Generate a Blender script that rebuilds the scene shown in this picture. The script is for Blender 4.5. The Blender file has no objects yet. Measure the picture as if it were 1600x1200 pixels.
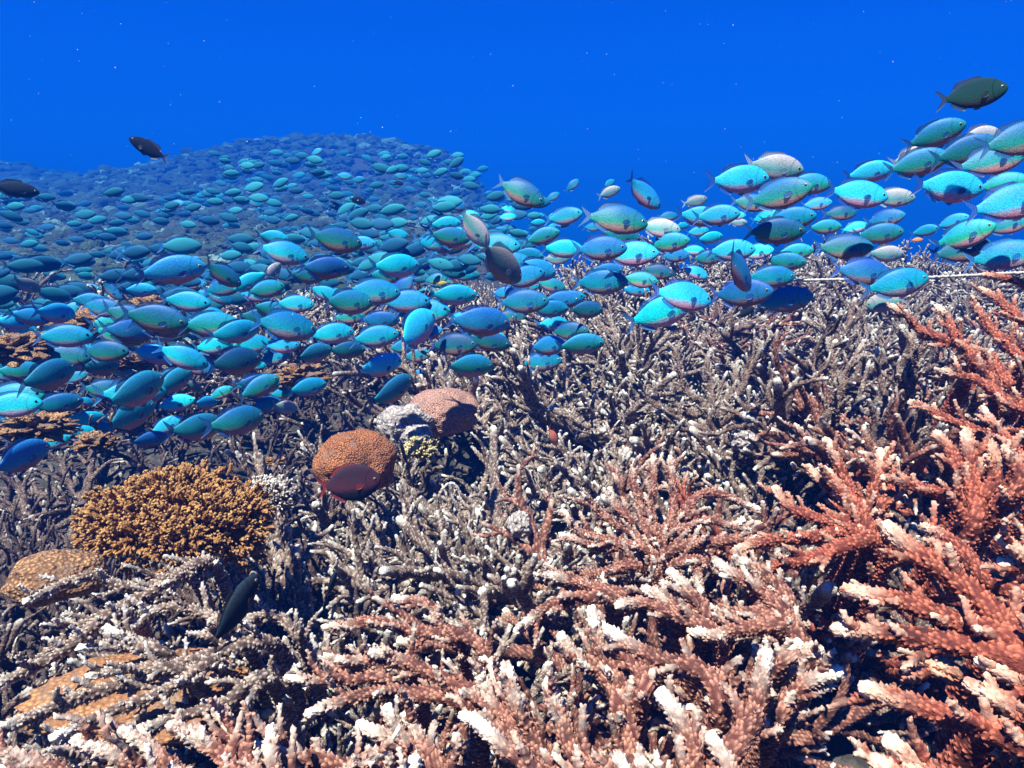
import bpy, math, random
import numpy as np
from mathutils import Vector, Matrix

# ------------------------------------------------------------------ camera, sky, sun, exposure
S = bpy.context.scene
C = S.collection
R = math.radians
F_PX, W_PX, H_PX = 1143.0, 1600, 1200        # the photograph's pixels, used only to measure directions
PITCH = R(10)
cam_data = bpy.data.cameras.new('camera')
cam = bpy.data.objects.new('camera', cam_data); C.objects.link(cam)
cam.location = (0, 0, 0); cam.rotation_euler = (R(90) - PITCH, 0, 0)
cam_data.sensor_width = 36; cam_data.lens = 36 * F_PX / W_PX
cam_data.clip_start = 0.01; cam_data.clip_end = 400
S.camera = cam

SUN_EL, SUN_AZ = R(62), R(212)                # azimuth clockwise from +Y (high, from the left behind the camera)
world = bpy.data.worlds.new('World'); S.world = world; world.use_nodes = True
wn = world.node_tree; wn.nodes.clear()
sky = wn.nodes.new('ShaderNodeTexSky'); sky.sky_type = 'NISHITA'; sky.sun_disc = False
sky.sun_elevation = SUN_EL; sky.sun_rotation = SUN_AZ
tint = wn.nodes.new('ShaderNodeMix'); tint.data_type = 'RGBA'; tint.blend_type = 'MULTIPLY'
tint.inputs['Factor'].default_value = 1.0
tint.inputs['B'].default_value = (0.001, 0.190, 0.90, 1)   # daylight after metres of sea water
bg = wn.nodes.new('ShaderNodeBackground'); bg.inputs['Strength'].default_value = 0.062
wo = wn.nodes.new('ShaderNodeOutputWorld')
wn.links.new(sky.outputs['Color'], tint.inputs['A'])
wn.links.new(tint.outputs['Result'], bg.inputs['Color'])
wn.links.new(bg.outputs['Background'], wo.inputs['Surface'])

sd = bpy.data.lights.new('sun', 'SUN'); sd.energy = 5.0; sd.angle = R(0.6); sd.color = (1, 0.88, 0.78)
sun = bpy.data.objects.new('sun', sd); C.objects.link(sun)
to_sun = Vector((math.sin(SUN_AZ) * math.cos(SUN_EL), math.cos(SUN_AZ) * math.cos(SUN_EL), math.sin(SUN_EL)))
sun.rotation_euler = to_sun.to_track_quat('Z', 'Y').to_euler()

S.render.engine = 'CYCLES'
S.view_settings.view_transform = 'Standard'; S.view_settings.look = 'None'
S.view_settings.gamma = 1.0; S.view_settings.exposure = 1.9
S.cycles.use_denoising = True
S.cycles.max_bounces = 5; S.cycles.diffuse_bounces = 1; S.cycles.glossy_bounces = 2
S.cycles.volume_bounces = 0
HAZE_DENSITY = 0.095
HAZE_COLOR = (0.002, 0.056, 0.33, 1)          # scattering
HAZE_ABSORB = (0.0, 0.20, 0.34, 1)           # red goes first, as in sea water

# ------------------------------------------------------------------ helpers
rng = np.random.default_rng(7)
random.seed(7)
FWD = np.array([0, math.cos(PITCH), -math.sin(PITCH)])
UPV = np.array([0, math.sin(PITCH), math.cos(PITCH)])
RGT = np.array([1.0, 0, 0])

def at(x, y, d):
    v = FWD + RGT * (x - 800) / F_PX - UPV * (y - 600) / F_PX
    return v / np.linalg.norm(v) * d

def hashf(ix, iy, iz):
    h = (ix * 374761393 + iy * 668265263 + iz * 2147483647 // 3 + 1013904223) & 0x7fffffff
    h = ((h ^ (h >> 13)) * 1274126177) & 0x7fffffff
    return ((h ^ (h >> 16)) & 0xffff) / 65535.0

def vnoise(p):
    p = np.asarray(p, float); i = np.floor(p).astype(np.int64); f = p - i
    f = f * f * (3 - 2 * f); out = 0
    for dx in (0, 1):
        for dy in (0, 1):
            for dz in (0, 1):
                w = (f[..., 0] if dx else 1 - f[..., 0]) * (f[..., 1] if dy else 1 - f[..., 1]) * (f[..., 2] if dz else 1 - f[..., 2])
                out = out + w * hashf(i[..., 0] + dx, i[..., 1] + dy, i[..., 2] + dz)
    return out * 2 - 1

def fbm(p, octaves=4):
    p = np.asarray(p, float); a = 0; s = 1.0
    for k in range(octaves):
        a = a + s * vnoise(p * 2 ** k + 17.3 * k); s *= 0.5
    return a

def sstep(a, b, x):
    t = np.clip((x - a) / (b - a), 0, 1); return t * t * (3 - 2 * t)

def build(name, v, faces, mats, parent=None, attrs=None, mat_idx=None, smooth=True, link=True):
    """faces: (n,4) or (n,3) int array, or a list of such arrays."""
    me = bpy.data.meshes.new(name)
    fl = faces if isinstance(faces, list) else [faces]
    fl = [np.asarray(f, np.int32) for f in fl if len(f)]
    loops = np.concatenate([f.ravel() for f in fl])
    tot = np.concatenate([np.full(len(f), f.shape[1], np.int32) for f in fl])
    start = np.concatenate([[0], np.cumsum(tot)[:-1]]).astype(np.int32)
    me.vertices.add(len(v)); me.vertices.foreach_set('co', np.asarray(v, np.float32).ravel())
    me.loops.add(len(loops)); me.loops.foreach_set('vertex_index', loops)
    me.polygons.add(len(tot)); me.polygons.foreach_set('loop_start', start); me.polygons.foreach_set('loop_total', tot)
    if mat_idx is not None: me.polygons.foreach_set('material_index', np.asarray(mat_idx, np.int32))
    me.polygons.foreach_set('use_smooth', np.full(len(tot), smooth, bool))
    me.update(calc_edges=True); me.validate()
    for k, a in (attrs or {}).items():
        at_ = me.attributes.new(k, 'FLOAT', 'POINT'); at_.data.foreach_set('value', np.asarray(a, np.float32))
    for m in (mats if isinstance(mats, list) else [mats]): me.materials.append(m)
    o = bpy.data.objects.new(name, me)
    if link: C.objects.link(o)
    if parent is not None: o.parent = parent
    return o

class MB:
    """collects pieces of one mesh"""
    def __init__(s): s.v = []; s.f4 = []; s.f3 = []; s.n = 0; s.at = {}
    def add(s, v, f4=None, f3=None, **at_):
        s.v.append(v)
        if f4 is not None and len(f4): s.f4.append(np.asarray(f4) + s.n)
        if f3 is not None and len(f3): s.f3.append(np.asarray(f3) + s.n)
        for k, a in at_.items(): s.at.setdefault(k, []).append(np.broadcast_to(a, (len(v),)))
        s.n += len(v)
    def make(s, name, mats, parent=None, **kw):
        fl = []
        if s.f4: fl.append(np.concatenate(s.f4))
        if s.f3: fl.append(np.concatenate(s.f3))
        return build(name, np.concatenate(s.v), fl, mats, parent, {k: np.concatenate(a) for k, a in s.at.items()}, **kw)

def empty(name, loc=(0, 0, 0)):
    o = bpy.data.objects.new(name, None); C.objects.link(o); o.location = loc
    o.empty_display_size = 0.02
    return o

def tag(o, label=None, cat=None, group=None, kind=None):
    if label: o['label'] = label
    if cat: o['category'] = cat
    if group: o['group'] = group
    if kind: o['kind'] = kind
    return o

def kids(o): return [c for c in ALLKIDS.get(o.name, [])]
ALLKIDS = {}
def adopt(parent, child):
    child.parent = parent; ALLKIDS.setdefault(parent.name, []).append(child); return child

def copy_tree(o, parent=None):
    c = o.copy(); C.objects.link(c)
    if parent is not None: adopt(parent, c)
    for ch in kids(o): copy_tree(ch, c)
    return c

# ------------------------------------------------------------------ materials
def mat(name):
    m = bpy.data.materials.new(name); m.use_nodes = True
    n = m.node_tree.nodes; l = m.node_tree.links
    b = n['Principled BSDF']
    return m, n, l, b

def mixc(n, l, fac, a, b, blend='MIX'):
    x = n.new('ShaderNodeMix'); x.data_type = 'RGBA'; x.blend_type = blend
    for sock, val in (('Factor', fac), ('A', a), ('B', b)):
        s = x.inputs[sock]
        if isinstance(val, bpy.types.NodeSocket): l.new(val, s)
        elif sock == 'Factor': s.default_value = val
        else: s.default_value = (*val, 1)
    return x.outputs['Result']

def noise_fac(n, l, scale, detail=4, coord='Object', lo=0.4, hi=0.6, rough=0.6):
    tc = n.new('ShaderNodeTexCoord'); t = n.new('ShaderNodeTexNoise')
    t.inputs['Scale'].default_value = scale; t.inputs['Detail'].default_value = detail; t.inputs['Roughness'].default_value = rough
    l.new(tc.outputs[coord], t.inputs['Vector'])
    mr = n.new('ShaderNodeMapRange'); mr.inputs['From Min'].default_value = lo; mr.inputs['From Max'].default_value = hi
    l.new(t.outputs['Fac'], mr.inputs['Value'])
    return mr.outputs['Result'], t

def coral_mat(name, flesh, knob, tip, alt, bump=0.65):
    m, n, l, b = mat(name)
    a1 = n.new('ShaderNodeAttribute'); a1.attribute_name = 'tip'
    a2 = n.new('ShaderNodeAttribute'); a2.attribute_name = 'knob'
    f, t = noise_fac(n, l, 26, 4)
    c = mixc(n, l, f, flesh, alt)
    c = mixc(n, l, a2.outputs['Fac'], c, knob)
    f3, t3 = noise_fac(n, l, 90, 3, lo=0.3, hi=0.62)
    mt_ = n.new('ShaderNodeMath'); mt_.operation = 'MULTIPLY'; l.new(a1.outputs['Fac'], mt_.inputs[0]); l.new(f3, mt_.inputs[1])
    c = mixc(n, l, mt_.outputs['Value'], c, tip)
    l.new(c, b.inputs['Base Color'])
    b.inputs['Roughness'].default_value = 0.75; b.inputs['Specular IOR Level'].default_value = 0.3
    f2, t2 = noise_fac(n, l, 650, 3)
    bp = n.new('ShaderNodeBump'); bp.inputs['Strength'].default_value = bump; bp.inputs['Distance'].default_value = 0.002
    l.new(t2.outputs['Fac'], bp.inputs['Height']); l.new(bp.outputs['Normal'], b.inputs['Normal'])
    return m

M = {}
M['rust'] = coral_mat('rust_coral', (0.120, 0.018, 0.010), (0.56, 0.150, 0.082), (0.90, 0.62, 0.45), (0.050, 0.007, 0.004))  # redder mixes near the camera imitate red light fading with distance
M['pink'] = coral_mat('pink_coral', (0.095, 0.024, 0.017), (0.52, 0.225, 0.150), (0.90, 0.76, 0.63), (0.042, 0.010, 0.007))
M['grey'] = coral_mat('grey_coral', (0.058, 0.026, 0.019), (0.34, 0.215, 0.165), (0.82, 0.72, 0.62), (0.032, 0.015, 0.012))
M['ash'] = coral_mat('ash_coral', (0.085, 0.043, 0.033), (0.52, 0.375, 0.295), (0.86, 0.78, 0.69), (0.045, 0.023, 0.018))
M['umber'] = coral_mat('umber_coral', (0.045, 0.024, 0.020), (0.14, 0.085, 0.068), (0.30, 0.21, 0.17), (0.028, 0.016, 0.014))  # dark tones stand in for the shade of the left hollow
M['rubble'] = coral_mat('dead_coral_rubble', (0.05, 0.028, 0.022), (0.20, 0.13, 0.10), (0.75, 0.62, 0.50), (0.028, 0.016, 0.013))
M['ochre'] = coral_mat('ochre_coral', (0.17, 0.058, 0.014), (0.36, 0.145, 0.040), (0.56, 0.30, 0.11), (0.09, 0.028, 0.008))
M['yellow'] = coral_mat('yellow_coral', (0.26, 0.16, 0.05), (0.46, 0.31, 0.12), (0.66, 0.55, 0.3), (0.18, 0.11, 0.04))

def dome_mat(name, c1, c2, c3, scale=260):
    m, n, l, b = mat(name)
    tc = n.new('ShaderNodeTexCoord'); v = n.new('ShaderNodeTexVoronoi'); v.inputs['Scale'].default_value = scale
    l.new(tc.outputs['Object'], v.inputs['Vector'])
    mr = n.new('ShaderNodeMapRange'); mr.inputs['From Min'].default_value = 0.15; mr.inputs['From Max'].default_value = 0.6
    l.new(v.outputs['Distance'], mr.inputs['Value'])
    f, t = noise_fac(n, l, 22, 4)
    c = mixc(n, l, f, c1, c2); c = mixc(n, l, mr.outputs['Result'], c, c3)
    f4, t4 = noise_fac(n, l, 38, 5, lo=.56, hi=.68); mm_ = n.new('ShaderNodeMath'); mm_.operation = 'MULTIPLY'; mm_.inputs[1].default_value = .6
    l.new(f4, mm_.inputs[0]); c = mixc(n, l, mm_.outputs['Value'], c, (0.16, 0.12, 0.09))       # turf and scars
    l.new(c, b.inputs['Base Color']); b.inputs['Roughness'].default_value = 0.8
    bp = n.new('ShaderNodeBump'); bp.inputs['Strength'].default_value = 0.9; bp.inputs['Distance'].default_value = 0.003; bp.invert = True
    l.new(v.outputs['Distance'], bp.inputs['Height']); l.new(bp.outputs['Normal'], b.inputs['Normal'])
    return m
M['dome_orange'] = dome_mat('orange_dome', (0.66, 0.22, 0.055), (0.46, 0.13, 0.035), (0.13, 0.035, 0.012), 430)
M['dome_pink'] = dome_mat('pink_dome', (0.66, 0.34, 0.25), (0.50, 0.23, 0.16), (0.22, 0.10, 0.075), 380)
M['dome_pale'] = dome_mat('pale_dome', (0.58, 0.48, 0.43), (0.45, 0.36, 0.32), (0.2, 0.15, 0.14), 180)
M['crust'] = dome_mat('orange_crust', (0.58, 0.29, 0.11), (0.24, 0.10, 0.035), (0.12, 0.05, 0.02), 300)
M['plate'] = dome_mat('orange_plate', (0.52, 0.22, 0.075), (0.30, 0.105, 0.04), (0.20, 0.08, 0.03), 240)

m, n, l, b = mat('reef_rock'); M['rock'] = m
f, t = noise_fac(n, l, 9, 6); f2, t2 = noise_fac(n, l, 60, 5, lo=0.45, hi=0.7)
c = mixc(n, l, f, (0.010, 0.008, 0.007), (0.032, 0.022, 0.018)); c = mixc(n, l, f2, c, (0.085, 0.060, 0.050))  # near-black rock colour stands in for shade in the hollows
l.new(c, b.inputs['Base Color']); b.inputs['Roughness'].default_value = 0.9
bp = n.new('ShaderNodeBump'); bp.inputs['Strength'].default_value = 0.8; bp.inputs['Distance'].default_value = 0.02
l.new(t2.outputs['Fac'], bp.inputs['Height']); l.new(bp.outputs['Normal'], b.inputs['Normal'])

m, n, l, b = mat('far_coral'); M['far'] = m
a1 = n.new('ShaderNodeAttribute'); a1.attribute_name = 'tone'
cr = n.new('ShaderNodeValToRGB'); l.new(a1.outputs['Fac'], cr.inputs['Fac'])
els = cr.color_ramp.elements; els[0].color = (0.006, 0.014, 0.014, 1); els[1].color = (0.20, 0.30, 0.28, 1)  # blue-green, low-red tones put some of the haze into the colour
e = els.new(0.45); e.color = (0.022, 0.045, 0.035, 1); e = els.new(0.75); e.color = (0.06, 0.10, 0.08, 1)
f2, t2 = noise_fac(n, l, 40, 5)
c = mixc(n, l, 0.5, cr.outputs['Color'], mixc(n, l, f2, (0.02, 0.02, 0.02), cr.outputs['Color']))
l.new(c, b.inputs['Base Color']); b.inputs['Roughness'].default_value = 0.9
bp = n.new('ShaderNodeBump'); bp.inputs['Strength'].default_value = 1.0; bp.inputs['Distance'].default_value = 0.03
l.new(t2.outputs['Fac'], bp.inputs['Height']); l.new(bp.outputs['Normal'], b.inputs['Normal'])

def fish_mat(name, top, side, belly, rough=0.55, spec=0.3):
    m, n, l, b = mat(name)
    tc = n.new('ShaderNodeTexCoord'); sx = n.new('ShaderNodeSeparateXYZ'); l.new(tc.outputs['Object'], sx.inputs['Vector'])
    nz = n.new('ShaderNodeTexNoise'); nz.inputs['Scale'].default_value = 9; l.new(tc.outputs['Object'], nz.inputs['Vector'])
    ad = n.new('ShaderNodeMath'); ad.operation = 'MULTIPLY_ADD'; ad.inputs[1].default_value = 0.06
    l.new(nz.outputs['Fac'], ad.inputs[0]); l.new(sx.outputs['Z'], ad.inputs[2])
    mr = n.new('ShaderNodeMapRange'); mr.inputs['From Min'].default_value = -0.13; mr.inputs['From Max'].default_value = 0.22
    l.new(ad.outputs['Value'], mr.inputs['Value'])
    cr = n.new('ShaderNodeValToRGB'); l.new(mr.outputs['Result'], cr.inputs['Fac'])
    es = cr.color_ramp.elements
    es[0].position = 0.04; es[0].color = (*belly, 1); es[1].position = 0.86; es[1].color = (*top, 1)
    e = es.new(0.30); e.color = (*side, 1); e = es.new(0.58); e.color = (*[0.5 * (p + q) for p, q in zip(side, top)], 1)
    mp = n.new('ShaderNodeMapping'); mp.inputs['Scale'].default_value = (40, 14, 50); l.new(tc.outputs['Object'], mp.inputs['Vector'])
    v = n.new('ShaderNodeTexVoronoi'); v.inputs['Scale'].default_value = 1.0; v.inputs['Randomness'].default_value = 0.65; l.new(mp.outputs['Vector'], v.inputs['Vector'])
    sc = n.new('ShaderNodeMapRange'); sc.inputs['From Min'].default_value = 0.28; sc.inputs['From Max'].default_value = 0.62
    sc.inputs['To Min'].default_value = 0.0; sc.inputs['To Max'].default_value = 0.38
    l.new(v.outputs['Distance'], sc.inputs['Value'])
    c = mixc(n, l, sc.outputs['Result'], cr.outputs['Color'], (0.01, 0.03, 0.06))
    gv_ = n.new('ShaderNodeMapping'); gv_.inputs['Location'].default_value = (-.40, 0, 0); gv_.inputs['Scale'].default_value = (1, 0, .72)
    l.new(tc.outputs['Object'], gv_.inputs['Vector'])                    # edge of the gill cover
    gl = n.new('ShaderNodeVectorMath'); gl.operation = 'LENGTH'; l.new(gv_.outputs['Vector'], gl.inputs[0])
    gs = n.new('ShaderNodeMath'); gs.operation = 'SUBTRACT'; gs.inputs[1].default_value = .135; l.new(gl.outputs['Value'], gs.inputs[0])
    ga = n.new('ShaderNodeMath'); ga.operation = 'ABSOLUTE'; l.new(gs.outputs['Value'], ga.inputs[0])
    gm = n.new('ShaderNodeMapRange'); gm.inputs['From Min'].default_value = .002; gm.inputs['From Max'].default_value = .012
    gm.inputs['To Min'].default_value = .65; gm.inputs['To Max'].default_value = 0; l.new(ga.outputs['Value'], gm.inputs['Value'])
    c = mixc(n, l, gm.outputs['Result'], c, tuple(x * .25 for x in side))
    oi = n.new('ShaderNodeObjectInfo'); hs = n.new('ShaderNodeHueSaturation')
    mh = n.new('ShaderNodeMapRange'); mh.inputs['To Min'].default_value = 0.475; mh.inputs['To Max'].default_value = 0.525
    l.new(oi.outputs['Random'], mh.inputs['Value']); l.new(mh.outputs['Result'], hs.inputs['Hue'])
    mv = n.new('ShaderNodeMapRange'); mv.inputs['To Min'].default_value = 1.35; mv.inputs['To Max'].default_value = 0.55
    l.new(oi.outputs['Random'], mv.inputs['Value']); l.new(mv.outputs['Result'], hs.inputs['Value'])
    l.new(c, hs.inputs['Color']); l.new(hs.outputs['Color'], b.inputs['Base Color'])
    b.inputs['Roughness'].default_value = rough; b.inputs['Specular IOR Level'].default_value = spec
    bp = n.new('ShaderNodeBump'); bp.inputs['Strength'].default_value = 0.10; bp.inputs['Distance'].default_value = 0.006; bp.invert = True
    l.new(v.outputs['Distance'], bp.inputs['Height']); l.new(bp.outputs['Normal'], b.inputs['Normal'])
    return m

def fin_mat(name, col, alpha=0.6):
    m, n, l, b = mat(name)
    tc = n.new('ShaderNodeTexCoord'); w = n.new('ShaderNodeTexWave'); w.inputs['Scale'].default_value = 12; w.bands_direction = 'X'
    w.inputs['Distortion'].default_value = 1.5; l.new(tc.outputs['Object'], w.inputs['Vector'])
    l.new(mixc(n, l, w.outputs['Fac'], col, tuple(x * 0.5 for x in col)), b.inputs['Base Color'])
    b.inputs['Roughness'].default_value = 0.5; b.inputs['Alpha'].default_value = alpha
    return m

FISH = {  # top, side, belly, fin
    'turquoise': ((0.0, 0.26, 0.55), (0.0, 0.52, 0.56), (0.50, 0.28, 0.34), (0.01, 0.15, 0.42)),
    'green': ((0.006, 0.17, 0.38), (0.006, 0.30, 0.19), (0.46, 0.20, 0.19), (0.01, 0.09, 0.27)),
    'blue': ((0.01, 0.22, 0.58), (0.015, 0.42, 0.62), (0.48, 0.20, 0.24), (0.02, 0.09, 0.38)),
    'dark teal': ((0.006, 0.12, 0.28), (0.005, 0.25, 0.23), (0.46, 0.18, 0.17), (0.005, 0.045, 0.20)),
    'pale': ((0.34, 0.29, 0.30), (0.06, 0.28, 0.27), (0.46, 0.30, 0.29), (0.25, 0.32, 0.42)),
    'black': ((0.012, 0.012, 0.014), (0.012, 0.014, 0.014), (0.02, 0.015, 0.015), (0.01, 0.01, 0.012)),
    'dark green': ((0.01, 0.03, 0.03), (0.015, 0.06, 0.035), (0.05, 0.045, 0.03), (0.02, 0.03, 0.03)),
    'maroon': ((0.030, 0.008, 0.008), (0.075, 0.016, 0.013), (0.012, 0.004, 0.004), (0.30, 0.03, 0.03)),
    'orange': ((0.70, 0.22, 0.08), (0.75, 0.26, 0.10), (0.6, 0.25, 0.12), (0.5, 0.12, 0.06)),
    'yellow': ((0.60, 0.40, 0.04), (0.65, 0.42, 0.05), (0.6, 0.4, 0.1), (0.5, 0.35, 0.05)),
}
for k, (a, bb, cc, d) in FISH.items():
    M['f_' + k] = fish_mat(k.replace(' ', '_') + '_fish_skin', a, bb, cc, *((0.8, 0.04) if k in ('black', 'maroon', 'dark green') else ()))
    M['n_' + k] = fin_mat(k.replace(' ', '_') + '_fish_fin', d)
M['pectoral'] = fin_mat('fish_pectoral', (0.10, 0.42, 0.50), 0.35)
m, n, l, b = mat('fish_iris'); M['iris'] = m; b.inputs['Base Color'].default_value = (0.16, 0.15, 0.12, 1); b.inputs['Roughness'].default_value = 0.25
m, n, l, b = mat('fish_pupil'); M['pupil'] = m; b.inputs['Base Color'].default_value = (0.004, 0.004, 0.006, 1); b.inputs['Roughness'].default_value = 0.1
m, n, l, b = mat('rope_fibre'); M['rope'] = m; b.inputs['Base Color'].default_value = (0.42, 0.36, 0.30, 1); b.inputs['Roughness'].default_value = 0.9
m, n, l, b = mat('speck'); M['speck'] = m; b.inputs['Base Color'].default_value = (0.55, 0.58, 0.55, 1); b.inputs['Roughness'].default_value = 0.8

# ------------------------------------------------------------------ the reef floor
def canopy(x, y):
    """height of the coral tops: a near bank rising to a crest at the right, a far slope and mound at the left"""
    x = np.asarray(x, float); y = np.asarray(y, float)
    right = np.interp(y, [-6, 0, .3, .6, 1, 1.5, 2, 2.5, 3, 3.5, 4.4, 6, 9, 40],
                      [-.46, -.44, -.42, -.39, -.345, -.26, -.19, -.12, -.06, -.05, -.35, -1.1, -2.0, -6])
    left = np.interp(y, [-6, 0, .5, .9, 1.2, 1.5, 1.9, 2.4, 3, 5, 7, 10, 14, 18, 22, 26, 29, 40],
                     [-.46, -.44, -.41, -.40, -.42, -.40, -.33, -.26, -.20, .0, .22, .52, 1.08, 1.58, 1.75, 1.2, -1.5, -6])
    ang = x / np.maximum(y, 0.35)
    w = sstep(-0.10, 0.16, ang)
    z = left * (1 - w) + right * w
    z = z + 1.50 * np.exp(-np.abs((x + 5.1) / 4.8) ** 2.4 - np.abs((y - 22.0) / 4.5) ** 2.6)
    z = z + 1.45 * np.exp(-np.abs((x + 18.8) / 6.8) ** 2.6 - np.abs((y - 25.0) / 4.0) ** 2.6)
    z = z + 0.10 * np.exp(-((x - 0.45) / 0.32) ** 2 - ((y - 0.55) / 0.35) ** 2) * 0.5
    return z
def ground_z(x, y):
    x = np.asarray(x, float); y = np.asarray(y, float)
    far = sstep(3.2, 5.0, y)
    z = canopy(x, y) - 0.135 * (1 - far) - 0.05 * far
    z = z - 0.10 * np.exp(-((x + 0.42) / 0.32) ** 2 - ((y - 1.35) / 0.16) ** 2)
    z = z - 0.13 * np.exp(-((x - .21) / .09) ** 2 - ((y - .44) / .09) ** 2) - 0.10 * np.exp(-((x - .36) / .09) ** 2 - ((y - .54) / .08) ** 2)
    p = np.stack([x, y, 0 * x], -1)
    return z + (0.030 + 0.05 * far) * fbm(p * 3.1, 4) + 0.006 * fbm(p * 26, 3)

rad = np.geomspace(0.06, 38, 230); th = np.linspace(0, 2 * np.pi, 640, endpoint=False)
rr, tt = np.meshgrid(rad, th, indexing='ij')
gx, gy = rr * np.sin(tt), rr * np.cos(tt)
gv = np.stack([gx, gy, ground_z(gx, gy)], -1).reshape(-1, 3)
nr, nt = rr.shape
ii, jj = np.meshgrid(np.arange(nr - 1), np.arange(nt), indexing='ij')
q = np.stack([ii * nt + jj, ii * nt + (jj + 1) % nt, (ii + 1) * nt + (jj + 1) % nt, (ii + 1) * nt + jj], -1).reshape(-1, 4)[:, ::-1]
gv = np.concatenate([gv, [[0, 0, float(ground_z(0., 0.))]]])
fan = np.stack([np.arange(nt), np.full(nt, nr * nt), (np.arange(nt) + 1) % nt], -1)[:, ::-1]
tag(build('seabed', gv, [q, fan], M['rock']), kind='structure')

# ------------------------------------------------------------------ branching corals
def catmull(P, n):
    P = np.asarray(P, float)
    if len(P) == 2: P = np.array([P[0], 0.5 * (P[0] + P[1]), P[1]])
    Q = np.concatenate([[2 * P[0] - P[1]], P, [2 * P[-1] - P[-2]]])
    t = np.linspace(0, len(P) - 1 - 1e-9, n); i = t.astype(int); f = (t - i)[:, None]
    a, b_, c_, d = Q[i], Q[i + 1], Q[i + 2], Q[i + 3]
    return 0.5 * (2 * b_ + (c_ - a) * f + (2 * a - 5 * b_ + 4 * c_ - d) * f ** 2 + (3 * b_ - a - 3 * c_ + d) * f ** 3)

_off = [0]
def tube(mb, P, r0, r1, pitch, k=3, amp=0.4, tiplen=0.02, tipamt=1.0, wob=0.0, nmin=5):
    """one coral finger: a tapered, round-tipped tube whose corallites stand out as rows of small cups"""
    C0 = catmull(P, 24)
    if wob: C0 = C0 + wob * np.stack([fbm(C0 * 14 + s, 2) for s in (3.1, 9.7, 21.3)], -1) * np.linspace(0, 1, 24)[:, None]
    seg = np.linalg.norm(np.diff(C0, axis=0), axis=1); L0 = np.concatenate([[0], np.cumsum(seg)]); L = L0[-1]
    m = max(4, int(L / (pitch / k)) + 1)
    s = np.linspace(0, L, m)
    rt = np.interp(s, [0, L], [r0, r1])
    ct = min(r1 * 1.2, L * 0.5); nd = 4
    s = np.concatenate([s[s < L - ct], L - ct + ct * np.sin(np.linspace(0, np.pi / 2, nd + 1))]); m = len(s)
    rt = np.interp(s, [0, L], [r0, r1])
    rt = rt * np.sqrt(np.clip(1 - (np.clip(s - (L - ct), 0, None) / ct) ** 2, 0.0025, 1))
    X = np.stack([np.interp(s, L0, C0[:, a]) for a in range(3)], -1)
    T = np.gradient(X, s + np.arange(m) * 1e-9, axis=0); T /= np.linalg.norm(T, axis=1)[:, None] + 1e-12
    D = C0[-1] - C0[0]; ref = np.cross(D, [0.3, 0.2, 0.93])
    if np.linalg.norm(ref) < 1e-6: ref = np.array([1., 0, 0])
    ref /= np.linalg.norm(ref)
    N = ref - (T @ ref)[:, None] * T; N /= np.linalg.norm(N, axis=1)[:, None] + 1e-12
    B = np.cross(T, N)
    nc = max(3, int(round(2 * np.pi * 0.5 * (r0 + r1) / pitch))); ns = max(nmin, nc * k)
    th = np.arange(ns) / ns * 2 * np.pi
    u = (s / pitch)[:, None]; v = (th / (2 * np.pi) * nc)[None, :]
    ui = np.floor(u).astype(np.int64); vv = v + 0.5 * (ui % 2); vi = np.floor(vv).astype(np.int64)
    _off[0] += 1
    hr = hashf(ui + 0 * vi, vi % nc, np.int64(_off[0]))
    hr2 = hashf(ui + 0 * vi, vi % nc, np.int64(_off[0] + 91))
    du = u - ui - 0.5 + (hr - 0.5) * 0.45; dv = vv - vi - 0.5 + (hr2 - 0.5) * 0.45
    h = np.exp(-(du ** 2 + dv ** 2) / (2 * 0.23 ** 2)) * np.clip(-0.25 + 1.9 * hr2, 0, 1.35)
    fade = np.clip((L - s) / (2 * ct + 1e-9), 0.6, 1)[:, None]
    A = amp * pitch * h * fade
    lump = 1 + 0.10 * vnoise(np.stack([u * 0.3 + 0 * v, np.cos(th)[None, :] * 1.3 + 0 * u, np.sin(th)[None, :] * 1.3 + 0 * u + _off[0] * 3.7], -1))
    rad_ = rt[:, None] * lump + A
    V = X[:, None, :] + rad_[..., None] * (np.cos(th)[None, :, None] * N[:, None, :] + np.sin(th)[None, :, None] * B[:, None, :]) + (0.7 * A)[..., None] * T[:, None, :]
    i_, j_ = np.meshgrid(np.arange(m - 1), np.arange(ns), indexing='ij')
    Q = np.stack([i_ * ns + j_, i_ * ns + (j_ + 1) % ns, (i_ + 1) * ns + (j_ + 1) % ns, (i_ + 1) * ns + j_], -1).reshape(-1, 4)
    tp = np.clip(1 - (L - s) / tiplen, 0, 1) ** 1.3 * tipamt
    mb.add(V.reshape(-1, 3), Q, tip=np.repeat(tp, ns), knob=np.clip(h, 0, 1).ravel())
    return X, T, L

def perp(T):
    a = rng.normal(size=3); a -= a.dot(T) * T; return a / np.linalg.norm(a)

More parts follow.
